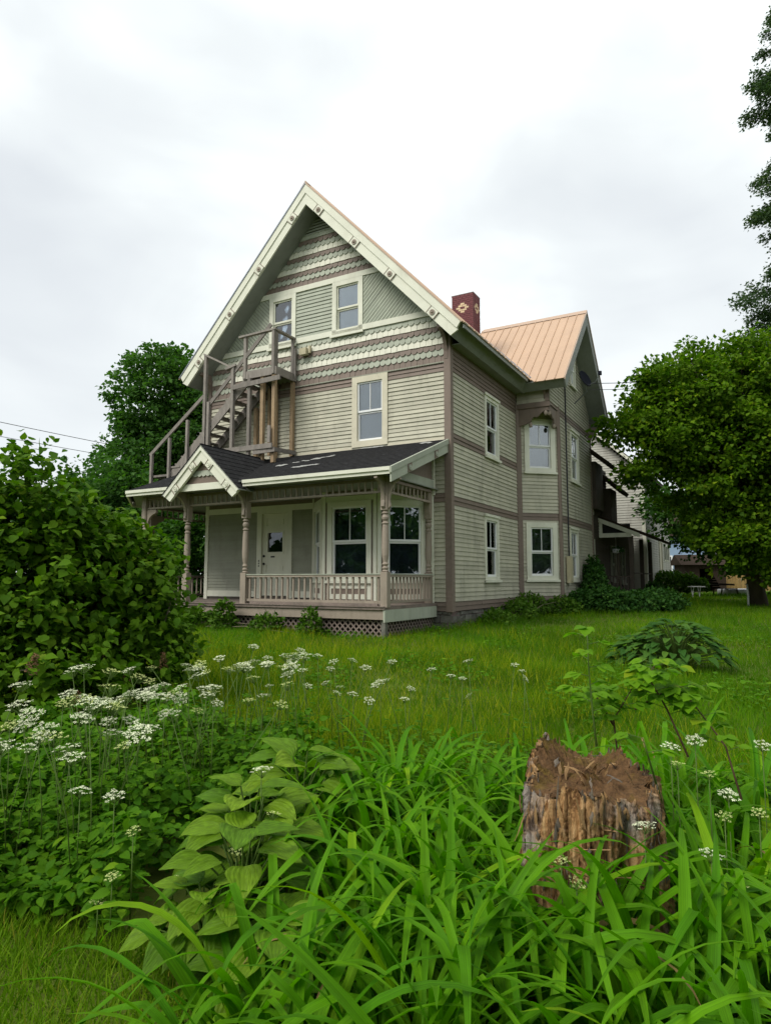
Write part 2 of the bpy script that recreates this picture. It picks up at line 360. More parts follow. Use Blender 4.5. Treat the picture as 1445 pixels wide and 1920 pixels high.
def window(parent, face, u0, u1, z0, z1, tw=.11, trim='white', pane='glass', back='blind', lights=2, split=.5, sash='vinyl', sill=True, raised=0.0, off=0.0, head=False):
    mb = MB(); frame(mb, face, u0, u1, z0, z1, tw, -.10 + off, .05 + off)
    w = mb.obj('window', M[trim], parent)
    if sill: MB().fbox(face, u0 - .04, u1 + .04, .052 + off, .10 + off, z0 - .035, z0 + .03).obj('sill', M[trim], w)
    if head: MB().fbox(face, u0 - .03, u1 + .03, .052 + off, .085 + off, z1 - .03, z1 + .04).obj('head_cap', M[trim], w)
    a, b, c, d = u0 + tw, u1 - tw, z0 + tw, z1 - tw; zm = c + (d - c) * split; sw = .042
    mb = MB(); frame(mb, face, a, b, zm - .02, d, sw, -.045 + off, .012 + off, .05); mb.obj('upper_sash', M[sash], w)
    mb = MB(); frame(mb, face, a, b, c, zm - .022, sw, -.075 + off, -.02 + off, .06); mb.obj('lower_sash', M[sash], w)
    P = face.P
    def pn(x0, x1, y0, y1, dd): MB().fbox(face, x0, x1, dd - .004, dd, y0, y1).obj('pane', M[pane], w)
    us = np.linspace(a + sw, b - sw, lights + 1)
    for i in range(lights): pn(us[i] + (.009 if i else 0), us[i + 1] - (.009 if i < lights - 1 else 0), zm + .03, d - sw, -.012 + off)
    for i in range(1, lights): MB().fbox(face, us[i] - .009, us[i] + .009, -.03 + off, .004 + off, zm + .03, d - sw).obj('glazing_bar', M[sash], w)
    pn(a + sw, b - sw, c + .06, zm - .022 - sw, -.045 + off)
    if back:
        zb = c + raised * (d - c)
        MB().fbox(face, a, b, -.13 + off, -.12 + off, zb, d).obj('blind', M[back], w)  # blinds and curtains; with roomshade, an added sheet painted as room dimness
    return w
# --- core: dark rooms behind the openings
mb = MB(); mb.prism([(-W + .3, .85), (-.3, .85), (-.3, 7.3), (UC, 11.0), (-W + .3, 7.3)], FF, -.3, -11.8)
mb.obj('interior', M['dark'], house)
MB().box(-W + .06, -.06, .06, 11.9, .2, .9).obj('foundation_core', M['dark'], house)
# --- foundation of rough stones
fd = MB().box(-W + .03, -.035, .03, 12, .15, .868).obj('foundation', M['mortar'], house)
def stones(face, u0, u1, z0, z1, parent):
    z = z0
    while z < z1 - .05:
        h = min(random.uniform(.16, .26), z1 - z); u = u0
        while u < u1 - .05:
            w = min(random.uniform(.25, .6), u1 - u); t = random.uniform(.02, .06); g = .012
            P = face.P; j = lambda: random.uniform(-.02, .02)
            MB().hexa([P(u + g, t + j(), z + g), P(u + w - g, t + j(), z + g), P(u + w, -.02, z), P(u, -.02, z), P(u + g, t + j(), z + h - g), P(u + w - g, t + j(), z + h - g), P(u + w, -.02, z + h), P(u, -.02, z + h)]).obj('stone', M['stone'], parent)
            u += w
        z += h
stones(Face((0, .05), (1, 0)), -1.2, -.02, .2, .86, fd)
stones(Face((-.05, 0), (0, 1)), .02, 4.95, .2, .86, fd)
stones(Face((0, .05), (1, 0)), -7.6, -4.0, .3, .86, fd)

# --- front wall
win2 = (-2.72, -1.67, 4.97, 6.82)
gwl = (-5.49, -4.57, 7.97, 9.54); gwr = (-3.36, -2.41, 7.97, 9.54)
door_h = (-5.79, -4.59, 1.1, 3.46); bay_h = (-3.9, -.5, 1.0, 3.75)
full = lambda z: (-W + .02, -.02)
gab = lambda z: (max(-W + .02, UC - hw(z) - .12), min(-.02, UC + hw(z) + .12))
sh = lambda h: (h[0] + .02, h[1] - .02, h[2] + .02, h[3] - .02)
fw = sheathing('front_wall', FF, .87, 11.4, gab, [sh(win2), sh(gwl), sh(gwr), sh(door_h), sh(bay_h)], house)
belt = lambda z: 'brown' if (z < 1.09 or 3.39 < z < 3.62 or z > 6.6) else 'cream'
claps(fw, FF, .87, 4.93, .108, lambda z: (-.47, -.115), [], belt)
claps(fw, FF, 1.30, 3.46, .086, lambda z: (-7.60, -3.90), [sh(door_h)], lambda z: 'greysage', thick=.032)
claps(fw, FF, 4.93, 6.82, .108, lambda z: (-7.62, -.115), [sh(win2)], belt)
MB().fbox(FF, -W, -7.60, 0, .045, 1.06, 3.78).obj('corner_board', M['white'], fw)
MB().fbox(FF, -7.60, -5.79, 0, .03, 1.13, 1.298).obj('baseboard', M['white'], fw)
MB().fbox(FF, -4.59, -3.9, 0, .03, 1.13, 1.298).obj('baseboard', M['white'], fw)
MB().fbox(FF, -7.60, -3.9, 0, .04, 3.462, 3.62).obj('head_trim', M['white'], fw)
MB().fbox(FF, -7.60, -3.9, 0, .02, 3.622, 3.80).obj('frieze_panel', M['brown'], fw)
MB().fbox(FF, -.118, .02, .0, .05, .85, 7.50).obj('corner_board', M['brown'], fw)
MB().box(.001, .05, -.048, .118, .85, 7.50).obj('corner_board', M['brown'], fw)
MB().fbox(FF, -W - .02, -W + .10, .0, .05, 4.95, 7.5).obj('corner_board', M['brown'], fw)
MB().fbox(FF, -7.62, win2[0], 0, .035, 4.925, 4.985).obj('flashing_board', M['oldtrim'], fw)
MB().fbox(FF, win2[1], -.12, 0, .035, 4.925, 4.985).obj('flashing_board', M['oldtrim'], fw)
# sawtooth moulding under the shingle bands
mb = MB(); u = -7.6
while u < -.14:
    mb.prism([(u, 6.832), (u + .022, 6.812), (u + .044, 6.832), (u + .044, 6.85), (u, 6.85)], FF, 0, .045); u += .046
mb.obj('sawtooth_moulding', M['greysage'], fw)
# shingle bands
def scallop_mesh(wd, hh, mat):
    r = wd / 2; pts = [(-r * .97, hh), (-r * .97, r * .9)]
    for k in range(7):
        a = math.pi * (1 + (k + .5) / 7.0); pts.append((math.cos(a) * r * .97, r * .9 + math.sin(a) * r * .9))
    pts += [(r * .97, r * .9), (r * .97, hh)]
    P = lambda u, z: (.034 - .028 * z / hh)
    n = len(pts); A = [(u, -P(u, z), z) for u, z in pts]; B = [(u, -P(u, z) + .016, z) for u, z in pts]
    return MB().add(A + B, [list(range(n)), [n + i for i in range(n)][::-1]] + [[i, n + i, n + (i + 1) % n, (i + 1) % n] for i in range(n)]).mesh('shingle', mat)
SWD, SH = .163, .151
sc_brown = scallop_mesh(SWD, SH + .03, M['brown']); sc_sage = scallop_mesh(SWD, SH + .03, M['sage'])
sq = {'brown': MB(), 'whitesh': MB()}
def course(z, kind, k):
    """one course of shingles whose butts sit at height z"""
    a, b = gab(z + SH * .8); off = (k % 2) * SWD / 2; n = int((b - a) / SWD) + 2
    i0 = math.floor((a - UC) / SWD)
    for i in range(i0, i0 + n + 1):
        u = UC + i * SWD + off
        if u < a + .02 or u > b - .02: continue
        if kind in ('B', 'S'):
            o = link('shingle', sc_brown if kind == 'B' else sc_sage, None, fw)
            o.location = (u, random.uniform(-.004, .003), z + random.uniform(-.006, .006)); o.rotation_euler = (0, R(random.uniform(-1.5, 1.5)), 0)
        else:
            m = sq['brown' if kind == 'b' else 'whitesh']; j = random.uniform(-.006, .006); t = random.uniform(.027, .036); g = random.uniform(.003, .008)
            P = FF.P; p, q = u - SWD / 2 + g, u + SWD / 2 - .002; zt = z + SH + .03
            m.hexa([P(p, t, z + j), P(q, t, z + j), P(q, .004, z + j), P(p, .004, z + j), P(p, .008, zt), P(q, .008, zt), P(q, .002, zt), P(p, .002, zt)])
for k, kind in enumerate('bSBwSBwS'): course(6.85 + k * SH, kind, k)
SH2 = SH; 
for k, kind in enumerate('bSBwSBwSB'): course(9.675 + k * .1455, kind, k + 1)
for kk, m in sq.items(): m.obj('square_shingles', M[kk], fw, kind='stuff')
# horizontal trim boards of the gable
def rail(z0, z1, name='gable_rail', mat='white', d=.05):
    a, b = gab(z0); MB().fbox(FF, a, b, 0, d, z0, z1).obj(name, M[mat], fw)
rail(8.06, 8.205); rail(9.53, 9.675)
for h in (gwl, gwr):
    pass
# clapboards between the attic windows, slanted boards outside them
claps(fw, FF, 8.205, 9.53, .1, lambda z: (gwl[1] - .02, gwr[0] + .02), [], lambda z: 'sage')
def clip(poly, reg):
    out_ = poly
    for i in range(len(reg)):
        a = reg[i]; b = reg[(i + 1) % len(reg)]; inp = out_; out_ = []
        if not inp: break
        ins = lambda p: (b[0] - a[0]) * (p[1] - a[1]) - (b[1] - a[1]) * (p[0] - a[0]) >= -1e-9
        for j in range(len(inp)):
            p, q = inp[j - 1], inp[j]
            if ins(p) != ins(q):
                d1 = (b[0] - a[0]) * (p[1] - a[1]) - (b[1] - a[1]) * (p[0] - a[0]); d2 = (b[0] - a[0]) * (q[1] - a[1]) - (b[1] - a[1]) * (q[0] - a[0])
                t = d1 / (d1 - d2); out_.append((p[0] + t * (q[0] - p[0]), p[1] + t * (q[1] - p[1])))
            if ins(q): out_.append(q)
    return out_
zb_, zt_ = 8.207, 9.528
regR = [(gwr[1] - .02, zb_), (UC + hw(zb_) + .12, zb_), (UC + hw(zt_) + .12, zt_), (gwr[1] - .02, zt_)]
regL = [(UC - hw(zb_) - .12, zb_), (gwl[0] + .02, zb_), (gwl[0] + .02, zt_), (UC - hw(zt_) - .12, zt_)]
def diag(reg, sgn):
    u0 = min(p[0] for p in reg) - 2; i = 0; pitch = .118
    while u0 + i * pitch < max(p[0] for p in reg) + 2:
        u = u0 + i * pitch; i += 1; wd = pitch - .022; H = 1.5
        poly = [(u, zb_), (u + wd, zb_), (u + wd + sgn * H, zb_ + H), (u + sgn * H, zb_ + H)]
        c = clip(poly, reg)
        if len(c) >= 3:
            MB().prism(c, FF, 0, .026 * random.uniform(.85, 1.15)).obj('slanted_board', M['sage'], fw)
diag(regR, 1); diag(regL, -1)
# vent at the top of the gable
a, b = gab(10.98); MB().fbox(FF, a, b, 0, .03, 10.985, 11.10).obj('vent_base', M['sage'], fw)
for k in range(5):
    z = 11.10 + k * .085; h_ = hw(z) + .05; P = FF.P
    MB().hexa([P(UC - h_, .045, z), P(UC + h_, .045, z), P(UC + h_, .03, z - .004), P(UC - h_, .03, z - .004), P(UC - h_, .0, z + .075), P(UC + h_, .0, z + .075), P(UC + h_, -.01, z + .07), P(UC - h_, -.01, z + .07)]).obj('louvre_slat', M['sage'], fw)
# windows of the front
window(house, FF, *gwl[:2], gwl[2] + .06, gwl[3], tw=.13, pane='glass', back='blind', lights=1, sash='white')
window(house, FF, *gwr[:2], gwr[2] + .06, gwr[3], tw=.13, pane='glass', back='blind', lights=1, sash='white')
w2 = window(house, FF, *win2, tw=.155, trim='oldtrim', pane='glass', back='blindgrey', lights=2, sill=False, raised=.06)
# eave brackets on the gable wall
def arc_bracket(parent, face, u, zt, s, drop, d0, d1, mat, name='bracket'):
    poly = [(u, zt), (u + s, zt), (u + s, zt - drop * .12)]
    for k in range(1, 7):
        a = k / 7 * math.pi / 2; poly.append((u + s * (1 - math.sin(a)) * .85 + s * .08 * (1 - k / 7), zt - drop * (.12 + .8 * (1 - math.cos(a)))))
    poly += [(u + s * .02, zt - drop), (u, zt - drop)]
    if s < 0: poly = poly[::-1]
    return MB().prism(poly, face, d0, d1).obj(name, M[mat], parent)
FB = Face((-.06, 0), (0, -1))
arc_bracket(house, FB, 0.05, 7.62, .42, .72, -.05, .04, 'brown', 'eave_bracket')
FB2 = Face((-W + .06, 0), (0, -1)); arc_bracket(house, FB2, 0.05, 7.62, .42, .72, -.04, .05, 'brown', 'eave_bracket')
# attic lamp box, left of the right attic window
lb = MB().fbox(FF, -4.32, -4.10, .05, .20, 7.66, 7.84).obj('lamp_box', M['beige'], house)
MB().fbox(FF, -4.08, -4.02, .05, .12, 7.70, 7.90).obj('lamp_bracket', M['beige'], lb)

# --- side wall
s_up = (2.27, 3.36, 4.89, 6.60); s_lo = (2.14, 3.22, 1.56, 3.30)
sw = sheathing('side_wall', FS, .87, 7.5, lambda z: (.02, 5.06), [sh(s_up), sh(s_lo)], house)
sbelt = lambda z: 'brown' if (z < 1.08 or 3.38 < z < 3.62 or 4.86 < z < 5.09 or z > 6.66) else 'cream'
claps(sw, FS, .87, 7.5, .108, lambda z: (.115, 5.0), [sh(s_up), sh(s_lo)], sbelt)
window(house, FS, *s_up, tw=.12, pane='glass', back='roomshade', lights=2, head=True)
window(house, FS, *s_lo, tw=.12, pane='glass', back='roomshade', lights=2, head=True)
# --- chamfered corner of the side wing
CA, CB = (0.02, 5.0), (1.04, 5.95)
FC = Face(CA, (CB[0] - CA[0], CB[1] - CA[1])); CL = math.hypot(CB[0] - CA[0], CB[1] - CA[1])
c_up = (.30, 1.29, 4.84, 6.52); c_lo = (.24, 1.26, 1.57, 3.32)
c_up = (.24, 1.26, 4.84, 6.52)
cw = sheathing('corner_wall', FC, .90, 6.95, lambda z: (0, CL), [sh(c_up), sh(c_lo)], house)
claps(cw, FC, .90, 6.75, .108, lambda z: (.13, CL - .06), [sh(c_up), sh(c_lo)], lambda z: 'brown' if (z < 1.1 or 3.34 < z < 3.56) else 'cream')
MB().fbox(FC, -.03, .13, 0, .05, .88, 6.95).obj('corner_board', M['brown'], cw)
MB().fbox(FC, CL - .06, CL + .03, 0, .05, .88, 6.95).obj('corner_board', M['brown'], cw)
window(house, FC, *c_up, tw=.15, pane='glass', back='blinddark', lights=2, raised=.0)
window(house, FC, *c_lo, tw=.15, pane='glass', back='blinddark', lights=2)
# --- wing end wall and overhanging top
XW = 1.04; FW_ = Face((XW, 0), (0, 1)); WY0, WY1, WYC = 5.0, 10.4, 7.7
WSL = .97; WZR = 10.0
whw = lambda z: (WZR - z) / WSL
w_up = (7.33, 8.45, 4.79, 6.51); w_lo = (6.97, 8.03, 1.55, 3.24); w_g = (7.55, 8.3, 8.05, 9.3)
w_up2 = (9.35, 10.1, 4.2, 5.5)
ww = sheathing('wing_wall', FW_, .9, 9.9, lambda z: (max(5.95 if z < 6.76 else WY0, WYC - whw(z) - .1), min(WY1, WYC + whw(z) + .1)), [sh(w_up), sh(w_lo), sh(w_g)], house)
mbs = {'cream': MB(), 'brown': MB()}
for nm, zr in (('brown', (.9, 1.1)), ('cream', (1.1, 3.36)), ('brown', (3.36, 3.58)), ('cream', (3.58, 6.7)), ('brown', (6.7, 6.92)), ('cream', (6.92, 9.7))):
    claps(ww, FW_, zr[0], zr[1], .108, lambda z: (max(5.99 if z < 6.76 else WY0, WYC - whw(z + .1) - .2), min(WY1 - .1, WYC + whw(z + .1) + .2)), [sh(w_up), sh(w_lo), sh(w_g)], None, joined=mbs[nm])
for nm, m in mbs.items(): m.obj('clapboards', M[nm], ww, kind='stuff')
MB().fbox(FW_, WY1 - .1, WY1 + .03, 0, .05, .88, 7.3).obj('corner_board', M['brown'], ww)
MB().fbox(FW_, 5.94, 6.03, 0, .05, .88, 6.76).obj('corner_board', M['brown'], ww)
window(house, FW_, *w_up, tw=.12, pane='glass', back='blindgrey', lights=2, head=True)
window(house, FW_, *w_lo, tw=.12, pane='glass', back='blindgrey', lights=2, head=True)
window(house, FW_, *w_g, tw=.12, pane='glass', back='roomshade', lights=1)
FT = Face((0, WY0), (1, 0))
tw_ = sheathing('wing_front', FT, 6.76, 7.4, lambda z: (.0, XW), [], house)
claps(tw_, FT, 6.92, 7.40, .12, lambda z: (.05, XW - .02), [], lambda z: 'cream')
MB().fbox(FT, .0, XW + .03, 0, .04, 6.76, 6.915).obj('wing_beam', M['brown'], tw_)
MB().fbox(FT, XW - .1, XW + .02, .041, .06, 6.92, 7.42).obj('corner_board', M['brown'], tw_)
MB().add([(0, WY0, 6.765), (XW, WY0, 6.765), (XW, 5.97, 6.765), (0, WY0, 6.785), (XW, WY0, 6.785), (XW, 5.97, 6.785)], [(0, 2, 1), (3, 4, 5), (0, 1, 4, 3), (1, 2, 5, 4), (2, 0, 3, 5)]).obj('wing_ceiling', M['brown'], house)
# fretwork brackets below the overhang with turned drops
def fret(face, u0, u1, z, parent):
    Lw = u1 - u0; top = z; pts = [(u0, top), (u1, top), (u1, top - .13)]
    for t, h in ((.9, .10), (.8, .15), (.7, .24), (.62, .30), (.55, .27), (.47, .30), (.42, .40), (.30, .46), (.12, .50), (0, .52)): pts.append((u0 + Lw * t, top - h))
    b = MB().prism(pts, face, -.03, .03).obj('fret_bracket', M['brown'], parent)
    for t, h in ((.9, .20), (.40, .52)):
        mb = MB(); c = face.P(u0 + Lw * t, 0, top - h); mb.lathe([(.012, .10), (.045, .07), (.06, .02), (.05, -.04), (.015, -.07)][::-1], c, 10); mb.obj('drop', M['post'], b, True)
fret(Face((.04, WY0 + .03), (1, 0)), .04, .98, 6.76, house)
fret(Face((XW - .03, 5.95), (0, -1)), 0, .93, 6.76, house)
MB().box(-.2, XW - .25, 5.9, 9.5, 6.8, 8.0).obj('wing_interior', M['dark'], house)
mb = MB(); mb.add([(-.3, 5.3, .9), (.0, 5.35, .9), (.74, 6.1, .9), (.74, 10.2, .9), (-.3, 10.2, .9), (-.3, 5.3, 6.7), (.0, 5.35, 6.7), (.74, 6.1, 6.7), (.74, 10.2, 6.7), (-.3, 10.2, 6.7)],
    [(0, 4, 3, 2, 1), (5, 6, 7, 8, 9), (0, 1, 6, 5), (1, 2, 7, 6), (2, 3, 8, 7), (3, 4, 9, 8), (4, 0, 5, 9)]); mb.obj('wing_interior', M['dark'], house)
wf = MB().add([(0, 5.04, .2), (1.0, 5.97, .2), (1.0, 10.36, .2), (-.3, 10.36, .2), (0, 5.04, .895), (1.0, 5.97, .895), (1.0, 10.36, .895), (-.3, 10.36, .895)], MB.BF).obj('wing_foundation', M['mortar'], house)
stones(Face((CA[0] - .02, CA[1] + .03), FC.d), .02, CL, .2, .885, wf)
# --- main roof
FR_ = FF
def slab(sg):
    poly = [(UC, 12.20), (UC + sg * 4.43, 12.20 - SL * 4.43), (UC + sg * 4.17, ZR - SL * 4.17), (UC, ZR)]
    if sg > 0: poly = poly[::-1]
    mb = MB(); mb.prism(poly, FF, .56, -12.3); return mb
roof = slab(1); roof.v += []; _l = slab(-1); roof.add(_l.v, _l.f)
roof = roof.obj('roof', M['soffit'], house)
def slope_panels(y0, y1, w, sg, parent):
    y = y0; s = Vector((sg, 0, -SL)).normalized(); nrm = Vector((sg * SL, 0, 1)).normalized(); Ln = 4.50 * math.hypot(1, SL)
    mb = MB(); A = Vector((UC, 0, 12.215)); mb.hexa([A + Vector((0, a, 0)) + s * b + nrm * c for c in (0.0, .018) for a, b in ((0.003, 0), (w - .003, 0), (w - .003, Ln), (.003, Ln))])
    for k in (0, .5): mb.hexa([A + Vector((0, a + k * w, 0)) + s * b + nrm * c for c, e_ in ((.0185, 0), (.04, .012)) for a, b in ((.005 + e_, 0), (.045 - e_, 0), (.045 - e_, Ln + .004), (.005 + e_, Ln + .004))])
    me = mb.mesh('roof_panel', M['metalroof'])
    while y < y1:
        o = link('roof_panel', me, None, parent); o.location = (0, y, 0); y += w
slope_panels(-.62, 12.2, .64, 1, roof); slope_panels(-.62, 12.2, 1.28, -1, roof)
mb = MB(); mb.prism([(UC - .16, 12.10), (UC, 12.29), (UC + .16, 12.10), (UC, 12.25)], FF, .64, -12.3); mb.obj('ridge_cap', M['ridgemetal'], roof)
def rake(sg, za, zb, ue, d0, d1, name, mat, ub=None):
    ub = ub or ue
    p = [(UC, za - .0), (UC + sg * ue, za - SL * ue), (UC + sg * ub, zb - SL * ub), (UC, zb)]
    if sg > 0: p = p[::-1]
    return MB().prism(p, FF, d0, d1).obj(name, M[mat], roof)
for sg in (1, -1):
    rake(sg, 11.94, 11.63, 4.36, .562, .61, 'rake_board', 'white', 4.17)
    rake(sg, 12.19, 11.942, 4.43, .562, .635, 'rake_moulding', 'white', 4.33)
    rake(sg, 12.245, 12.192, 4.49, .562, .65, 'drip_edge', 'ridgemetal' if sg > 0 else 'greymetal', 4.46)
    for of in (.43, 1.55, 2.58, 3.72):
        c = Vector((UC + sg * of, 0, 11.79 - SL * of)); s = Vector((sg, 0, -SL)).normalized(); t = Vector((SL * sg, 0, 1)).normalized()
        mb = MB(); base = []
        for d in (.612, .632): base += [Vector((c.x, -d, c.z)) + s * a * .125 + t * b * .098 for a, b in ((-1, -1), (1, -1), (1, 1), (-1, 1))]
        mb.hexa(base); ro = mb.obj('rosette_block', M['white'], roof)
        mb = MB(); ring = []
        for rr, dd in ((.066, .633), (.07, .652), (.045, .655), (.035, .646), (.026, .668), (.008, .678)):
            ring.append([(c.x + math.cos(k * math.pi / 6) * rr, -dd, c.z + math.sin(k * math.pi / 6) * rr) for k in range(12)])
        vs = [p for r_ in ring for p in r_]; fs = [(i * 12 + k, i * 12 + (k + 1) % 12, (i + 1) * 12 + (k + 1) % 12, (i + 1) * 12 + k) for i in range(5) for k in range(12)] + [[60 + k for k in range(12)]]
        mb.add(vs, fs); mb.obj('rosette', M['post'], ro)
        for q in (-1, 1):
            mb = MB(); base = []
            for d in (.612, .64): base += [Vector((c.x, -d, c.z)) + s * (q * .135 + a * .008) + t * b * .10 for a, b in ((-1, -1), (1, -1), (1, 1), (-1, 1))]
            mb.hexa(base); mb.obj('rosette_bead', M['post'], ro)
# side eave fascia and gutter edge of the main roof, right side
MB().bar((UC + 4.47, -.56, 7.45), (UC + 4.47, 4.3, 7.45), .16, .03, (1, 0, 0)).obj('eave_fascia', M['soffit'], roof)
MB().box(.03, .30, .05, 4.95, 7.24, 7.262).obj('eave_soffit', M['soffit'], roof)
MB().fbox(FS, .12, 5.0, 0, .03, 7.10, 7.30).obj('frieze_board', M['brown'], roof)
# --- wing roof
wr = MB(); FX = Face((0, 0), (0, 1))
WRZ = 10.52
def wslab(sg):
    poly = [(WYC, WRZ - .03), (WYC + sg * 3.18, WRZ - .03 - WSL * 3.18), (WYC + sg * 2.95, WZR + .06 - WSL * 2.95), (WYC, WZR + .06)]
    if sg > 0: poly = poly[::-1]
    return MB().prism(poly, FX, .30, 1.60)
a_, b_ = wslab(1), wslab(-1); a_.add(b_.v, b_.f)
wroof = a_.obj('wing_roof', M['soffit'], house)
def mz(x): return 12.235 - SL * (x - UC)            # top of main roof
nw = 13; xs = np.linspace(-2.05, 1.63, nw + 1)
def wy_at(x): # where the wing slope meets the main roof or its own eave
    z = mz(x) - .02; yy = WYC - (WRZ - z) / WSL
    return max(WYC - 3.24, min(WYC - .02, yy)) if x < .56 else WYC - 3.24
nv = Vector((0, -WSL, 1)).normalized()
for i in range(nw):
    x0, x1 = xs[i] + .002, xs[i + 1] - .002; q = []
    for x in (x0, x1): y = wy_at(x); q.append(Vector((x, y, WRZ - WSL * (WYC - y))))
    t0, t1 = Vector((x0, WYC, WRZ)), Vector((x1, WYC, WRZ)); mb = MB()
    mb.hexa([q[0], q[1], t1, t0] + [p + nv * .018 for p in (q[0], q[1], t1, t0)])
    for xr_ in (x0 + .0,):
        b0 = Vector((xr_ + .02, wy_at(xr_ + .02), 0)); b0.z = WRZ - WSL * (WYC - b0.y); T = Vector((xr_ + .02, WYC, WRZ)); hx = Vector((.017, 0, 0)); hs = Vector((.008, 0, 0))
        mb.hexa([b0 - hx + nv * .0185, b0 + hx + nv * .0185, T + hx + nv * .0185, T - hx + nv * .0185, b0 - hs + nv * .042, b0 + hs + nv * .042, T + hs + nv * .042, T - hs + nv * .042])
    mb.obj('roof_panel', M['metalroof'], wroof)
mb = MB(); mb.hexa([(-2, WYC + .0, WRZ - .0), (1.63, WYC, WRZ), (1.63, WYC + 3.24, WRZ - WSL * 3.24), (-2, WYC + 3.24, WRZ - WSL * 3.24), (-2, WYC, WRZ + .02), (1.63, WYC, WRZ + .02), (1.63, WYC + 3.25, WRZ + .02 - WSL * 3.24), (-2, WYC + 3.25, WRZ + .02 - WSL * 3.24)]); mb.obj('rear_roof_sheet', M['metalroof'], wroof)
mb = MB(); mb.prism([(WYC - .15, WRZ - .09), (WYC, WRZ + .07), (WYC + .15, WRZ - .09), (WYC, WRZ + .045)][::-1], FX, -2.0, 1.66); mb.obj('ridge_cap', M['ridgemetal'], wroof)
for sg in (1, -1):
    p = [(WYC, WRZ + .02), (WYC + sg * 3.22, WRZ + .02 - WSL * 3.22), (WYC + sg * 3.0, WZR + .07 - WSL * 3.0), (WYC, WZR + .07)]
    if sg > 0: p = p[::-1]
    MB().prism(p, FX, 1.602, 1.645).obj('rake_board', M['soffit'], wroof)
    p = [(WYC, WRZ + .05), (WYC + sg * 3.25, WRZ + .05 - WSL * 3.25), (WYC + sg * 3.25, WRZ - .02 - WSL * 3.25), (WYC, WRZ - .02)]
    if sg > 0: p = p[::-1]
    MB().prism(p, FX, 1.647, 1.67).obj('drip_edge', M['ridgemetal'], wroof)
# grey flashing in the valley
v0 = Vector((.57, WYC - 3.22, 7.42)); pts = []
mb = MB()
for x in np.linspace(.60, -1.9, 2):
    y = wy_at(min(x, .55)); pts.append(Vector((x, y, WRZ - WSL * (WYC - y) + .035)))
mb.bar(pts[0], pts[1], .22, .012, (.4, -.55, .73)); mb.obj('valley_flashing', M['greymetal'], wroof)
arc_bracket(house, Face((XW - .12, WY0), (0, -1)), .0, 7.42, .40, .6, -.05, .03, 'brown', 'eave_bracket')
arc_bracket(house, Face((XW, WY1 - .05), (1, 0)), .0, 7.15, .5, .85, -.05, .03, 'brown', 'eave_bracket')
# --- chimney
ch = MB().box(-2.07, -1.33, 5.02, 5.58, 9.0, 10.80).obj('chimney', M['mortar'], house)
brs = MB(); ybr = {(19, 2), (19, 3), (18, 1), (18, 4), (17, 1), (17, 4)}
BH, BW = .0665, .148
def brick(face, u0, u1, z, yellow):
    m = MB() if yellow else brs
    m.fbox(face, u0 + .006, u1 - .006, -.06, .012 + random.uniform(0, .006), z + .005, z + BH - .005)
    if yellow: m.obj('buff_brick', M['ybrick'], ch)
# diamond of buff bricks near the top of each face
for face, u0, u1, uc in ((Face((0, 5.02), (1, 0)), -2.07, -1.33, -1.70), (Face((-1.33, 0), (0, 1)), 5.02, 5.58, 5.30)):
    row = 0; z = 9.0
    while z < 10.79:
        k = round((z - 10.33) / BH); u = uc - (BW / 2 if k % 2 == 0 else 0); u -= BW * math.ceil((u - u0) / BW)
        while u < u1 - .001:
            p, q = max(u, u0), min(u + BW, u1)
            c = (p + q) / 2 - uc
            yel = (abs(k) == 2 and abs(c) < .03) or (abs(k) == 1 and abs(c) < .09) or (k == 0 and .1 < abs(c) < .17)
            if q - p > .03: brick(face, p, q, z, yel)
            u += BW
        z += BH; row += 1
brs.obj('bricks', M['brick'], ch, kind='stuff')
MB().box(-2.085, -1.315, 5.005, 5.595, 10.80, 10.83).obj('chimney_cap', M['mortar'], ch)
# ================================================================== PORCH
porch = empty('porch', (0, 0, 0)); porch.parent = house
YP, XR = -2.42, -.40
DZ = 1.04
PX = [(-.40, 0), (-.40, YP), (-7.5, YP), (-9.0, -.95), (-9.0, 6.0)]      # outline of the deck
E_ = .14
poly = [(-.40 + .05, -.06), (-.40 + .05, YP - E_), (-7.56, YP - E_), (-9.12, -1.0), (-9.12, 6.2), (-W - .05, 6.2), (-W - .05, -.06)]
n = len(poly); mb = MB(); mb.add([(x, y, DZ - .05) for x, y in poly] + [(x, y, DZ) for x, y in poly], [list(range(n))[::-1], [n + i for i in range(n)]] + [[i, (i + 1) % n, n + (i + 1) % n, n + i] for i in range(n)][::1])
deck = mb.obj('deck', M['deck'], porch)
x = -.36
while x > -7.5:                                                            # floor boards run out from the wall
    MB().box(x - .098, x - .004, YP - E_ - .02, -.06, DZ + .002, DZ + .018).obj('deck_board', M['deck'], porch); x -= .10
mb = MB(); mb.box(-7.50, -.39, YP - .10, YP - .06, .79, DZ - .052); mb.obj('skirt_board', M['post'], porch)
mb = MB(); mb.box(-.385, -.345, YP - .12, -.06, .74, DZ - .052); mb.obj('skirt_board', M['sage'], porch)
mb = MB(); mb.bar((-7.52, YP - .08, .89), (-9.05, -1.0, .89), .2, .04, (-.7, -.7, 0)); mb.obj('skirt_board', M['post'], porch)
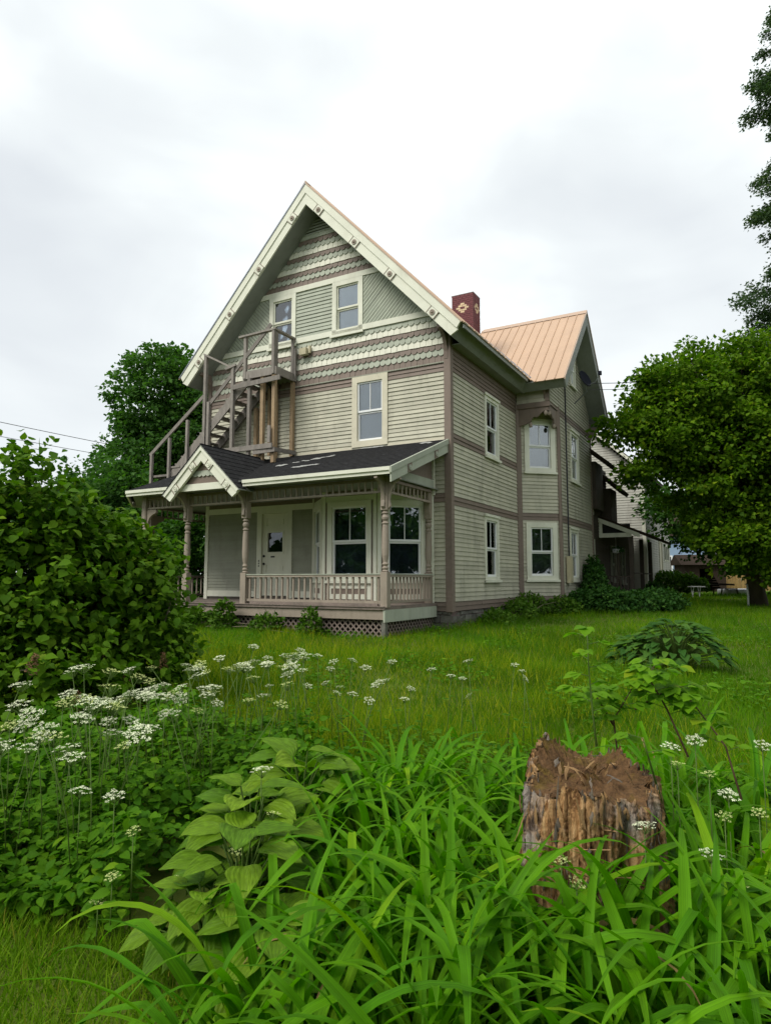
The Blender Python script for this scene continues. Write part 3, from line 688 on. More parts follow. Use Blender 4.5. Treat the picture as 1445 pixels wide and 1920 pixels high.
# turned posts
def post_mesh(mat):
    mb = MB(); mb.box(-.078, .078, -.078, .078, 0, .72)
    P = [(.06, .72), (.074, .735), (.05, .76), (.07, .79), (.07, .81), (.045, .83), (.045, .845), (.068, .87), (.068, .89), (.05, .91), (.052, .94), (.072, 1.05), (.078, 1.2), (.070, 1.55), (.064, 1.66), (.058, 1.69), (.076, 1.71), (.076, 1.725), (.05, 1.75), (.05, 1.765), (.072, 1.80), (.078, 1.84), (.06, 1.89), (.045, 1.90), (.075, 1.92), (.075, 1.94), (.05, 1.96), (.06, 1.99)]
    mb.lathe(P, (0, 0, 0), 14); mb.box(-.075, .075, -.075, .075, 1.99, 2.68)
    for q in (-1, 1): mb.box(-.055, .055, q * .078 - .006, q * .078 + .006, 2.12, 2.45)
    return mb.mesh('post', M[mat])
pm = post_mesh('post')
POSTS = [(-.40, YP), (-4.12, YP), (-5.98, YP), (-7.48, YP), (-8.95, -.95), (-8.95, 2.6), (-8.95, 5.9), (-.50, -.16)]
for px_, py_ in POSTS:
    o = link('post', pm, None, porch); o.location = (px_, py_, DZ)
# railing
bal = MB().box(-.019, .019, -.019, .019, 0, .52).mesh('baluster', M['post'])
def railing(p, q, n_, z=DZ):
    p = Vector((*p, 0)); q = Vector((*q, 0)); d = (q - p).normalized(); a = p + d * .08; b = q - d * .08; sd_ = Vector((d.y, -d.x, 0))
    MB().bar(a + Vector((0, 0, z + .64)), b + Vector((0, 0, z + .64)), .05, .10, sd_).obj('top_rail', M['post'], porch)
    MB().bar(a + Vector((0, 0, z + .675)), b + Vector((0, 0, z + .675)), .018, .13, sd_).obj('rail_cap', M['sage'], porch)
    MB().bar(a + Vector((0, 0, z + .10)), b + Vector((0, 0, z + .10)), .055, .06, sd_).obj('bottom_rail', M['post'], porch)
    for i in range(n_):
        c = a + (b - a) * ((i + .5) / n_); o = link('baluster', bal, None, porch); o.location = (c.x, c.y, z + .115); o.rotation_euler = (0, 0, math.atan2(d.y, d.x) + R(random.uniform(-4, 4)))
railing((-4.12, YP), (-.40, YP), 23); railing((-.40, YP), (-.40, -.16), 13); railing((-7.48, YP), (-8.95, -.95), 10)
railing((-8.95, -.95), (-8.95, 2.6), 18); railing((-8.95, 2.6), (-8.95, 5.9), 16)
for x in (-1.2, -2.2, -3.2): MB().box(x - .03, x + .03, YP - .03, YP + .03, DZ + .018, DZ + .075).obj('rail_foot', M['post'], porch)
MB().box(-3.9, -.55, YP - .06, YP - .02, DZ + .02, DZ + .07).obj('fallen_moulding', M['deck'], porch)
# spindle frieze
spn = MB().box(-.017, .017, -.017, .017, 0, .20).mesh('spindle', M['post'])
def frieze(p, q, n_, z0=3.42):
    p = Vector((*p, 0)); q = Vector((*q, 0)); d = (q - p).normalized(); a = p + d * .075; b = q - d * .075; sd_ = Vector((d.y, -d.x, 0))
    MB().bar(a + Vector((0, 0, z0)), b + Vector((0, 0, z0)), .045, .05, sd_).obj('frieze_rail', M['post'], porch)
    MB().bar(a + Vector((0, 0, z0 + .252)), b + Vector((0, 0, z0 + .252)), .06, .09, sd_).obj('frieze_beam', M['brown'], porch)
    for i in range(n_):
        c = a + (b - a) * ((i + .5) / n_); o = link('spindle', spn, None, porch); o.location = (c.x, c.y, z0 + .022); o.rotation_euler = (0, 0, math.atan2(d.y, d.x))
frieze((-4.12, YP), (-.40, YP), 22); frieze((-5.98, YP), (-4.12, YP), 11); frieze((-7.48, YP), (-5.98, YP), 9); frieze((-.40, YP), (-.42, -.16), 11)
frieze((-7.48, YP), (-8.95, -.95), 10); frieze((-8.95, -.95), (-8.95, 2.6), 16); frieze((-8.95, 2.6), (-8.95, 5.9), 14)
# brackets from the posts
def pbracket(base, d, s=.40, drop=.62, zt=3.72, t=.035):
    f = Face(base, d); poly = [(.07, zt), (s + .04, zt), (s + .06, zt - .07), (s - .02, zt - .11)]
    for k in range(1, 8):
        a = k / 8 * math.pi / 2; poly.append((.10 + (s - .10) * (1 - math.sin(a)) , zt - .11 - (drop - .15) * (1 - math.cos(a))))
    poly += [(.13, zt - drop), (.07, zt - drop - .05)]
    MB().prism(poly, f, -t, t).obj('bracket', M['post'], porch)
pbracket((-.40, YP), (0, -1), .36); pbracket((-4.12, YP), (0, -1), .42); pbracket((-5.98, YP), (0, -1), .42)
pbracket((-7.48, YP), (1, 0), .35, .45, 3.38); pbracket((-.40, YP), (1, 0), .30, .62); pbracket((-8.95, -.95), (0, 1), .4, .5, 3.4)
pbracket((-7.48, YP), (-.7, .7), .4, .5, 3.38)
# lattice skirt
def lattice(face, u0, u1, z0, z1):
    reg = [(u0, z0), (u1, z0), (u1, z1), (u0, z1)]; H = z1 - z0; p = .135; wd = .048; k = 0
    for sg, d0 in ((1, 0.0), (-1, .0095)):
        u = u0 - H - .1
        while u < u1 + H + .1:
            c = clip([(u, z0), (u + wd, z0), (u + wd + sg * H, z1), (u + sg * H, z1)], reg)
            if len(c) >= 3: MB().prism(c, face, d0, d0 + .009).obj('lattice_strip', M['lattice'], porch)
            u += p
lattice(Face((0, YP + .0), (1, 0)), -4.3, -.46, .30, .79); lattice(Face((-.44, 0), (0, 1)), YP, -.1, .28, .76)
MB().box(-.47, -.38, YP - .05, YP + .06, .2, .80).obj('corner_pier', M['stone'], porch)
for x in (-2.3, -4.5, -6.2, -7.4): MB().box(x - .17, x + .17, YP + .06, YP + .38, .15, .985).obj('pier', M['stone'], porch)
# ceiling
poly = [(-.30, -.02), (-.30, -2.74), (-7.62, -2.74), (-9.42, -1.08), (-9.42, 6.3), (-W - .03, 6.3), (-W - .03, -.02)]
n = len(poly); mb = MB(); mb.add([(x, y, 3.725) for x, y in poly] + [(x, y, 3.745) for x, y in poly], [list(range(n))[::-1], [n + i for i in range(n)]] + [[i, (i + 1) % n, n + (i + 1) % n, n + i] for i in range(n)]); mb.obj('ceiling', M['soffit'], porch)
# roof
ZE, ZW, YE = 3.85, 4.925, -2.83; XE = -.06
proof = empty('porch_roof'); proof.parent = house
def thick(quad, t, name, mat, parent):
    q = [Vector(p) for p in quad]; nn = (q[1] - q[0]).cross(q[-1] - q[0]).normalized(); 
    if nn.z < 0: nn = -nn
    k = len(q); mb = MB(); mb.add(q + [p + nn * t for p in q], [list(range(k))[::-1], [k + i for i in range(k)]] + [[i, (i + 1) % k, k + (i + 1) % k, k + i] for i in range(k)])
    return mb.obj(name, M[mat], parent)
zr_ = lambda y: ZE + (ZW - ZE) * (y - YE) / (-YE)
nc = 17                                                                    # courses of asphalt shingle, each lapping the one below
for i in range(nc):
    y0 = YE + (-YE) * i / nc; y1 = YE + (-YE) * (i + 1) / nc + .03; f = (y0 - YE) / (-YE); f1 = min(1, (y1 - YE) / (-YE))
    xl = lambda g: -7.7 - .02 * g
    u = XE; 
    q = [(XE, y0, zr_(y0) + .014), (xl(f), y0, zr_(y0) + .014), (xl(f1), min(y1, 0), zr_(min(y1, 0)) + .001), (XE, min(y1, 0), zr_(min(y1, 0)) + .001)]
    thick(q[::-1], .011, 'shingle_course', 'asphalt_sh', proof)
thick([(XE, YE, ZE - .03), (XE, 0, ZW - .03), (-7.72, 0, ZW - .03), (-7.7, YE, ZE - .03)], .028, 'roof_deck', 'soffit', proof)
thick([(-7.7, YE, ZE), (-7.72, 0, ZW), (-9.55, -1.12, ZE)], .025, 'hip_face', 'asphalt_sh', proof)
thick([(-9.55, -1.12, ZE), (-7.72, 0, ZW), (-7.72, 6.4, ZW), (-9.55, 6.4, ZE)], .025, 'side_slope', 'asphalt_sh', proof)
# eave fascia in two steps
def fascia(p, q, side):
    p = Vector(p); q = Vector(q); s = Vector(side).normalized()
    MB().bar(p + s * .035 + Vector((0, 0, -.035)), q + s * .035 + Vector((0, 0, -.035)), .075, .06, s).obj('eave_moulding', M['white'], proof)
    MB().bar(p + s * .012 + Vector((0, 0, -.108)), q + s * .012 + Vector((0, 0, -.108)), .07, .04, s).obj('eave_fascia', M['white'], proof)
fascia((XE + .02, YE, ZE), (-3.86, YE, ZE), (0, -1, 0)); fascia((-6.12, YE, ZE), (-7.72, YE, ZE), (0, -1, 0)); fascia((-7.70, YE, ZE), (-9.57, -1.1, ZE), (-.68, -.73, 0)); fascia((-9.55, -1.1, ZE), (-9.55, 6.4, ZE), (-1, 0, 0))
# rake on the right end of the porch roof
FE = Face((XE, 0), (0, 1)); dsl = (ZW - ZE) / (-YE)
def rk(z0, z1, y0, y1, d0, d1, mat, name): return MB().prism([(y0, zr_(y0) + z0), (y1, zr_(y1) + z0), (y1, zr_(y1) + z1), (y0, zr_(y0) + z1)], FE, d0, d1).obj(name, M[mat], proof)
rk(-.10, .02, YE - .06, -.05, .002, .06, 'sage', 'rake_moulding'); rk(-.30, -.102, YE - .02, -.05, .002, .035, 'sage', 'rake_board')
for y in (-2.05, -.72):
    zc = zr_(y) - .20; rb = MB().prism([(y - .09, zc - .09 - .09 * dsl), (y + .09, zc - .09 + .09 * dsl), (y + .09, zc + .09 + .09 * dsl), (y - .09, zc + .09 - .09 * dsl)], FE, .036, .05).obj('rosette_block', M['brown'], proof)
    mb = MB(); vs = []
    for rr, dd in ((.062, .051), (.062, .066), (.04, .068), (.03, .06), (.02, .075)): vs += [FE.P(y + math.cos(k * math.pi / 6) * rr, dd, zc + math.sin(k * math.pi / 6) * rr) for k in range(12)]
    mb.add(vs, [(i * 12 + k, i * 12 + (k + 1) % 12, (i + 1) * 12 + (k + 1) % 12, (i + 1) * 12 + k) for i in range(4) for k in range(12)] + [[48 + k for k in range(12)]]); mb.obj('rosette', M['sage'], rb)
# infill of the porch end
FI = Face((-.40, 0), (0, 1))
MB().prism([(-1.75, 3.76), (-.12, 3.76), (-.12, 3.95), (-1.9, 3.95)], FI, -.02, .03).obj('tie_board', M['sage'], porch)
MB().fbox(FI, -.12, -.06, -.02, .035, 3.6, 4.62).obj('end_post', M['white'], porch)
MB().prism([(-1.9, 3.95), (-.12, 3.95), (-.12, 4.60)], FI, -.05, -.025).obj('end_panel', M['brown'], porch)
MB().fbox(Face((-.47, 0), (0, 1)), -.12, -.035, -.03, .055, DZ, 3.6).obj('end_post', M['white'], porch)
# lichen and old tar on the shingles
mb = MB()
def roofz(x, y): return zr_(y) + .032
for (x0, y0, x1, y1, wd) in ((-3.95, -1.55, -2.75, -.75, .13), (-3.1, -2.0, -2.55, -1.85, .06), (-2.3, -.12, -1.75, -.16, .05), (-.55, -.35, -.33, -.42, .05)):
    for k in range(26):
        t = random.random(); x = x0 + (x1 - x0) * t + random.gauss(0, wd * .35); y = y0 + (y1 - y0) * t + random.gauss(0, wd * .4); s = random.uniform(.02, .07)
        ang = [2 * math.pi * j / 6 + random.uniform(-.3, .3) for j in range(6)]
        vs = [(x + math.cos(a) * s * random.uniform(.6, 1.3) * 1.6, y + math.sin(a) * s * random.uniform(.6, 1.2), 0) for a in ang]
        vs = [(p[0], p[1], roofz(p[0], p[1]) + k * .0004) for p in vs]; mb.add(vs + [(x, y, roofz(x, y) + .014 + k * .0004)], [(j, (j + 1) % 6, 6) for j in range(6)])
mb.obj('lichen_patches', M['moss'], proof, kind='stuff')
# small gable over the steps
GX, GZ, GY = -5.03, 4.74, -2.98; GS = 1.0; GH = 1.12
gslope = (GZ - 3.66) / 1.16
yb_at = lambda z: YE + (z - ZE) / (ZW - ZE) * (-YE)
for sg in (1, -1):
    xe = GX + sg * 1.2; ze = GZ - gslope * 1.2
    for i in range(9):
        f0, f1 = i / 9, (i + 1) / 9 + .02
        def pt(f, y, up): return Vector((GX + sg * 1.2 * (1 - f), y, GZ - gslope * 1.2 * (1 - f) + up))
        a0, a1 = pt(f0, GY - .06, .03), pt(f1, GY - .06, .016); z0 = a0.z; z1 = a1.z
        b0, b1 = pt(f0, max(yb_at(z0) + .1, GY + .2), .03), pt(f1, max(yb_at(z1) + .1, GY + .2), .016)
        thick([a0, b0, b1, a1] if sg > 0 else [a1, b1, b0, a0], .012, 'shingle_course', 'asphalt_sh', proof)
    thick([(GX, GY - .05, GZ - .02), (xe, GY - .05, ze - .02), (xe, YE + .3, ze - .02), (GX, -.7, GZ - .02)], .025, 'roof_deck', 'soffit', proof)
    s = Vector((sg, 0, -gslope)).normalized()
    def grake(zo, zi, ue, ub, d0, d1, name):
        f = Face((0, GY), (1, 0)); p = [(GX, GZ + zo), (GX + sg * ue, GZ + zo - gslope * ue), (GX + sg * ub, GZ + zi - gslope * ub), (GX, GZ + zi)]
        if sg > 0: p = p[::-1]
        return MB().prism(p, f, d0, d1).obj(name, M['white'], proof)
    grake(.0, -.115, 1.19, 1.13, -.05, .05, 'rake_moulding'); grake(-.117, -.36, 1.13, .98, -.05, .02, 'rake_board')
    for of in (.26, .80):
        c = Vector((GX + sg * of, GY, GZ - .238 - gslope * of)); t = Vector((gslope * sg, 0, 1)).normalized(); mb = MB(); base = []
        for d in (.022, .034): base += [c + Vector((0, -d, 0)) + s * a * .085 + t * b * .082 for a, b in ((-1, -1), (1, -1), (1, 1), (-1, 1))]
        rb = mb.hexa(base).obj('rosette_block', M['white'], proof); mb = MB(); vs = []
        for rr, dd in ((.062, .035), (.062, .052), (.045, .054), (.04, .044), (.028, .044), (.024, .056), (.006, .06)): vs += [(c.x + math.cos(k * math.pi / 6) * rr, GY - dd, c.z + math.sin(k * math.pi / 6) * rr) for k in range(12)]
        mb.add(vs, [(i * 12 + k, i * 12 + (k + 1) % 12, (i + 1) * 12 + (k + 1) % 12, (i + 1) * 12 + k) for i in range(6) for k in range(12)] + [[72 + k for k in range(12)]]); mb.obj('rosette', M['white'], rb)
        for q in (-1, 1):
            mb = MB(); base = []
            for d in (.022, .042): base += [c + Vector((0, -d, 0)) + s * (q * .10 + a * .006) + t * b * .10 for a, b in ((-1, -1), (1, -1), (1, 1), (-1, 1))]
            mb.hexa(base).obj('rosette_bead', M['post'], rb)
FG = Face((0, -2.875), (1, 0))
MB().prism([(GX - 1.0, 3.70), (GX + 1.0, 3.70), (GX + .9, 3.86), (GX - .9, 3.86)], FG, -.02, .03).obj('gable_tie', M['white'], porch)
MB().prism([(GX - .86, 3.86), (GX + .86, 3.86), (GX, 4.62)], FG, -.03, .0).obj('gable_panel', M['brown'], porch)
for row, (z, cnt) in enumerate(((4.02, 7),)):
    for i in range(cnt):
        o = link('shingle', sc_sage, None, porch); o.location = (GX + (i - (cnt - 1) / 2) * .135, -2.872, z); o.scale = (.9, 1, .8)
# bay window under the porch
b1_, b2_, b3_, b4_ = (-3.9, 0), (-2.95, -.95), (-1.44, -.95), (-.5, 0)
bay = empty('porch_bay'); bay.parent = house
for p, q, main in ((b1_, b2_, 0), (b2_, b3_, 1), (b3_, b4_, 0)):
    f = Face(p, (q[0] - p[0], q[1] - p[1])); Lb = math.hypot(q[0] - p[0], q[1] - p[1]); m0 = .13 if main else .10
    a, b = m0 + .0, Lb - m0
    for u in (0.0, Lb - .085): MB().fbox(f, u, u + .085, -.03, .05, DZ + .02, 3.72).obj('bay_post', M['white'], bay)
    for u in (.087, Lb - .135 - .0): MB().fbox(f, u, u + .048, -.03, .02, DZ + .02, 3.45).obj('bay_strip', M['brown'], bay)
    w = window(house, f, .138, Lb - .138, 1.55, 3.47, tw=.13, pane='glass', back='roomshade', lights=2, split=.5)
    MB().fbox(f, .087, Lb - .087, -.03, .03, 3.475, 3.60).obj('bay_head', M['white'], bay); MB().fbox(f, .087, Lb - .087, -.03, .015, 3.602, 3.72).obj('bay_frieze', M['brown'], bay)
    mb = MB(); frame(mb, f, .138, Lb - .138, DZ + .10, 1.51, .12, -.03, .03); mb.obj('bay_panel_frame', M['white'], bay)
    MB().fbox(f, .258, Lb - .258, -.03, .012, DZ + .22, 1.39).obj('bay_panel', M['brown'], bay)
    MB().fbox(f, .087, Lb - .087, -.03, .02, DZ + .02, DZ + .10).obj('bay_base', M['brown'], bay)
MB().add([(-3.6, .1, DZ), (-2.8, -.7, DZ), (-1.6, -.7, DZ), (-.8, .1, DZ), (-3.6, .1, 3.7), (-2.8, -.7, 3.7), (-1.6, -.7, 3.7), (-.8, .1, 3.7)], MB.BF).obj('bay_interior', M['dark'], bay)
# front door
mb = MB(); u0, u1, z0, z1 = -5.79, -4.59, 1.06, 3.46
mb.fbox(FF, u0, u0 + .16, -.1, .05, z0, z1); mb.fbox(FF, u1 - .16, u1, -.1, .05, z0, z1); mb.fbox(FF, u0 + .16, u1 - .16, -.1, .05, z1 - .06, z1)
dr = mb.obj('door', M['white'], house)
a, b = u0 + .165, u1 - .165; g = (a + .17, b - .17, 2.30, 2.93)
mb = MB()
for p in ((a, a + .13, 1.1, 3.395), (b - .13, b, 1.1, 3.395), (a + .13, b - .13, 1.1, 1.28), (a + .13, b - .13, 1.72, 1.80), (a + .13, b - .13, 2.0, 2.30), (a + .13, b - .13, 2.93, 3.06), (a + .13, b - .13, 3.28, 3.395)): mb.fbox(FF, p[0], p[1], -.06, -.01, p[2], p[3])
mb.obj('door_leaf', M['white'], dr)
for z_0, z_1 in ((1.28, 1.72), (1.80, 2.0), (3.06, 3.28)):
    MB().fbox(FF, a + .13, b - .13, -.06, -.032, z_0, z_1).obj('door_panel', M['white'], dr); MB().fbox(FF, a + .17, b - .17, -.031, -.02, z_0 + .04, z_1 - .04).obj('door_panel', M['white'], dr)
mb = MB(); frame(mb, FF, a + .13, b - .13, 2.30, 2.93, .05, -.05, .004); mb.obj('door_light_frame', M['white'], dr)
MB().fbox(FF, a + .18, b - .18, -.04, -.034, 2.35, 2.88).obj('door_pane', M['glassdark'], dr)
MB().fbox(FF, a + .30, a + .42, -.009, .006, 2.20, 2.24).obj('letter_slot', M['black'], dr)
for z in (2.03, 2.24): MB().lathe([(.028, 0), (.034, .02), (.02, .05)], (0, 0, 0), 10).obj('door_knob', M['black'], dr, True).matrix_basis = Matrix.Translation((a + .06, .008, z)) @ Matrix.Rotation(R(90), 4, 'X')
MB().fbox(FF, u0 - .05, u1 + .05, .0, .16, 1.058, 1.10).obj('threshold', M['deck'], dr)
for z in (1.95, 2.02, 2.09): MB().fbox(FF, u0 + .07, u0 + .10, .051, .055, z, z + .045).obj('house_number', M['black'], dr)
MB().fbox(FF, -6.24, -6.13, .02, .06, 1.42, 1.53).obj('outlet_box', M['black'], house)

# ================================================================== OUTSIDE STAIR
stair = empty('fire_escape_stair', HW(-5.1, -.45, 4.6), HTH, label='grey weathered wooden stair with landing climbing to the attic window above the porch roof', cat='staircase')
SO = (-5.1, -.45, 4.6)
class SB(MB):
    def obj(s, name, mat, parent=None, smooth=False, **kw):
        s.v = [(a - SO[0], b - SO[1], c - SO[2]) for a, b, c in s.v]; return MB.obj(s, name, mat, parent, smooth, **kw)
YO, YI = -.85, -.10
zs = lambda x: 6.72 + (x + 5.62) * .868            # lower edge of the stringer
roof_at = lambda x, y: zr_(y) + .03 if x > -7.7 else ZE + .25
for y in (YO, YI):
    SB().bar((-5.45, y, zs(-5.45) + .16), (-8.35, y, zs(-8.35) + .16), .24, .045, (0, 1, 0)).obj('stringer', M['wood'], stair)
nst = 13
for i in range(nst):
    x = -5.62 - i * .232; z = 6.93 - i * .2015
    SB().box(x - .27, x, YO + .03, YI - .03, z - .035, z).obj('tread', M['wood'], stair)
    if i in (9, 10, 11, 12): SB().box(x - .02, x - .0, YO + .03, YI - .03, z - .2, z - .036).obj('riser', M['wood'], stair)
SB().box(-9.10, -8.30, YO - .04, YI, 4.56, 4.62).obj('lower_landing', M['wood'], stair)
SB().box(-8.42, -7.95, YO - .04, YI, 4.78, 4.83).obj('lower_step', M['wood'], stair)
def spost(x, y, z0, z1, mat='wood', w=.09): SB().box(x - w / 2, x + w / 2, y - w / 2, y + w / 2, z0, z1).obj('post', M[mat], stair)
yo = YO - .07
spost(-9.05, yo, 4.1, 5.25, w=.075); spost(-8.34, yo, 4.35, 5.66, w=.075); spost(-7.65, yo, 4.55, 6.1, w=.075)
spost(-7.0, yo, roof_at(-7, yo), 7.88); spost(-6.86, yo + .0, roof_at(-7, yo), 6.52, w=.085); spost(-5.99, yo, roof_at(-6, yo), 7.38); spost(-5.40, yo, roof_at(-5, yo), 6.98)
spost(-4.62, YO, roof_at(-4.6, YO), 7.05, 'newwood', .10); spost(-4.62, YO - .05, 7.0, 8.18, 'wood', .085); spost(-4.62, YO - .05 + .09, 7.0, 8.16, 'wood', .08)
spost(-4.60, -.09, roof_at(-4.6, -.1), 7.05, 'newwood', .10); spost(-4.60, -.10, 7.0, 8.17, 'wood', .08); spost(-4.52, -.10, 6.98, 7.9, 'wood', .06)
spost(-5.02, YO + .02, roof_at(-5, YO), 7.0, 'newwood', .10); spost(-5.84, -.11, roof_at(-5.8, -.11), 6.4, 'newwood', .10); spost(-5.14, -.12, roof_at(-5.4, -.12), 7.0, 'newwood', .085)
spost(-5.6, YO - .03, 7.0, 8.15, 'wood', .085)
# landing
SB().box(-5.66, -4.57, YO - .02, -.03, 7.16, 7.20).obj('landing_deck', M['wood'], stair)
SB().box(-5.66, -4.57, YO - .06, YO - .021, 6.98, 7.19).obj('landing_joist', M['wood'], stair); SB().box(-4.568, -4.53, YO - .06, -.03, 6.98, 7.19).obj('landing_joist', M['wood'], stair)
SB().box(-5.66, -5.62, YO - .02, -.03, 6.98, 7.158).obj('landing_joist', M['wood'], stair)
SB().bar((-5.95, YO - .14, 6.78), (-4.33, YO - .14, 6.84), .13, .04, (0, 1, 0)).obj('beam', M['wood'], stair)
SB().bar((-6.3, YO - .14, 5.06), (-4.55, YO - .14, 5.06), .13, .04, (0, 1, 0)).obj('beam', M['wood'], stair); SB().bar((-5.2, YO - .12, 4.93), (-4.5, YO - .10, 4.95), .11, .04, (0, 1, 0)).obj('beam', M['wood'], stair)
SB().bar((-4.56, YO - .1, 4.97), (-4.5, -.05, 5.0), .11, .04, (1, 0, 0)).obj('beam', M['wood'], stair); SB().bar((-4.68, YO - .12, 5.15), (-4.68, YO - .12, 5.6), .09, .04, (0, 1, 0)).obj('splice', M['wood'], stair)
# handrails
SB().bar((-9.12, yo, 5.22), (-7.05, yo, 6.72), .10, .04, (0, 1, 0)).obj('handrail', M['wood'], stair)
SB().bar((-6.90, yo + .02, 6.42), (-4.72, yo + .02, 8.36), .11, .04, (0, 1, 0)).obj('handrail', M['wood'], stair)
SB().bar((-5.80, YO - .05, 8.18), (-4.58, YO - .05, 8.20), .05, .11, (0, 1, 0)).obj('top_rail', M['wood'], stair); SB().bar((-4.60, YO - .10, 8.20), (-4.60, -.04, 8.20), .05, .11, (1, 0, 0)).obj('top_rail', M['wood'], stair)
SB().bar((-7.06, yo, 7.91), (-6.05, yo, 7.38), .045, .11, (0, 1, 0)).obj('top_rail', M['wood'], stair); SB().bar((-6.2, yo - .04, 7.33), (-5.9, yo + .02, 7.42), .06, .13, (0, 1, 0)).obj('top_rail', M['wood'], stair)
for x in (-5.25, -5.4): SB().bar((x, YI, 6.9), (x + .02, YI, 5.0), .08, .04, (0, 1, 0)).obj('inner_post', M['newwood'], stair)

# ================================================================== REAR WING, BACK PORCH
rear = empty('rear_wing'); rear.parent = house
mb = MB(); mb.box(-6, .95, 10.42, 13.6, .4, 5.9); mb.obj('rear_wall', M['ell'], rear)
FL = Face((.955, 0), (0, 1)); rb_ = MB(); claps(None, FL, .9, 6.0, .108, lambda z: (10.45, 13.6), [], None, joined=rb_); rb_.obj('clapboards', M['ell'], rear, kind='stuff')
MB().box(.9, 1.36, 12.45, 13.6, 3.9, 5.15).obj('rear_bump_out', M['ell'], rear); MB().box(.9, 1.18, 10.6, 11.9, 4.2, 5.95).obj('rear_bump_out', M['ell'], rear)
mb = MB(); mb.add([(-1, 10.3, 8.0), (1.62, 10.3, 5.72), (1.62, 12.0, 5.72), (-1, 12.0, 8.0), (-1, 10.3, 8.18), (1.7, 10.3, 5.86), (1.7, 12.0, 5.86), (-1, 12.0, 8.18)], MB.BF); mb.obj('rear_roof', M['shed'], rear)
mb = MB(); mb.add([(-1, 12.3, 7.5), (1.72, 12.3, 4.92), (1.72, 13.9, 4.92), (-1, 13.9, 7.5), (-1, 12.3, 7.66), (1.8, 12.3, 5.06), (1.8, 13.9, 5.06), (-1, 13.9, 7.66)], MB.BF); mb.obj('rear_roof', M['shed'], rear)
window(rear, FL, 10.55, 10.95, 4.0, 5.6, tw=.1, pane='glass', back='roomshade', lights=1, sill=False); window(rear, FL, 10.55, 10.98, 1.6, 3.1, tw=.1, pane='glass', back='roomshade', lights=1, sill=False)
MB().box(-1.0, .93, 13.62, 18.9, .5, 3.9).obj('porch_back_wall', M['ell'], rear)
window(rear, FL, 14.2, 15.1, 1.5, 3.0, tw=.12, trim='greysage', sash='greysage', pane='glass', back='roomshade', lights=1); window(rear, FL, 16.4, 17.3, 1.4, 3.0, tw=.12, trim='greysage', sash='greysage', pane='glass', back='roomshade', lights=1)
bp = empty('back_porch'); bp.parent = house
MB().box(.96, 2.25, 12.05, 18.6, .55, 1.0).obj('porch_floor', M['shed'], bp)
mb = MB(); mb.add([(.96, 11.85, 3.95), (2.75, 11.85, 3.18), (2.75, 19, 3.18), (.96, 19, 3.95), (.96, 11.85, 4.05), (2.78, 11.85, 3.28), (2.78, 19, 3.28), (.96, 19, 4.05)], MB.BF); mb.obj('porch_roof_slab', M['shed'], bp)
FQ = Face((0, 11.86), (1, 0))
MB().prism([(.96, 3.80), (2.45, 3.16), (2.45, 3.32), (.96, 3.97)], FQ, 0, .04).obj('porch_rake', M['white'], bp)
MB().fbox(FQ, .96, 2.15, -.06, -.02, 3.20, 3.36).obj('porch_tie', M['white'], bp); MB().fbox(FQ, .96, 1.10, -.06, -.02, 3.36, 3.80).obj('porch_upright', M['white'], bp)
MB().fbox(FQ, 1.12, 2.1, -.14, -.10, 3.3, 3.7).obj('porch_panel', M['dark'], bp)
for y in (12.1, 14.6, 17.0): MB().box(2.02, 2.17, y - .075, y + .075, 1.0, 3.25).obj('porch_column', M['ell'], bp)
for y0 in (12.2, 14.7):
    MB().bar((2.1, y0, 1.85), (2.1, y0 + 2.3, 1.85), .05, .05, (1, 0, 0)).obj('porch_rail', M['ell'], bp)
for x in np.linspace(1.15, 1.95, 7): MB().box(x - .02, x + .02, 12.06, 12.1, 1.0, 1.7).obj('porch_baluster', M['ell'], bp)
MB().bar((1.05, 12.08, 1.72), (2.02, 12.08, 1.72), .05, .05, (0, 1, 0)).obj('porch_rail', M['ell'], bp)
hb = empty('hanging_planter', HW(1.45, 12.6, 2.62), 0, label='white hanging basket with trailing plant under the dark back porch roof', cat='planter')
MB().lathe([(.09, 0), (.13, .05), (.15, .17)], (0, 0, 0), 12).obj('basket', M['whiteplastic'], hb, True)
MB().tube([(0, 0, .17), (0, 0, .62)], .006, 5).obj('hanger', M['whiteplastic'], hb)
# meter box and conduit on the wing
mt = empty('electric_meter_box', HW(XW + .05, 6.5, 1.5), HTH, label='tall beige utility box on the clapboard wall beside the corner window', cat='utility box')
MB().box(0, .12, -.16, .16, 0, .82).obj('cabinet', M['beige'], mt); MB().box(.121, .135, -.13, .13, .05, .75).obj('cover', M['beige'], mt)
MB().tube([(.05, .0, .82), (.05, .02, 3.5), (.05, .05, 6.6)], .025, 6).obj('conduit', M['wire'], mt)
# ================================================================== SATELLITE DISH, WIRES
dp = HW(1.72, 6.75, 7.95)
dish = empty('satellite_dish', dp, HTH, label='dark satellite dish on an arm at the rake of the side gable', cat='satellite dish')
mb = MB(); rings = []
ax = Vector((.86, -.35, .36)).normalized(); sx = ax.cross(Vector((0, 0, 1))).normalized(); sy = sx.cross(ax)
vs = []; nr, na = 6, 24
for i in range(nr + 1):
    r_ = .27 * i / nr
    for k in range(na):
        a = 2 * math.pi * k / na; vs.append(sx * math.cos(a) * r_ + sy * math.sin(a) * r_ * 1.08 + ax * (r_ * r_ * .55))
fs = [(i * na + k, i * na + (k + 1) % na, (i + 1) * na + (k + 1) % na, (i + 1) * na + k) for i in range(nr) for k in range(na)]
b0 = len(vs); vs += [v - ax * .02 for v in vs]; fs += [tuple(b0 + j for j in f[::-1]) for f in fs]
mb.add(vs, fs); mb.obj('reflector', M['dishm'], dish, True)
MB().tube([(0, 0, -.05), (.0, .25, -.35), (-.45, .5, -.62)], .022, 8).obj('mast', M['greymetal'], dish)
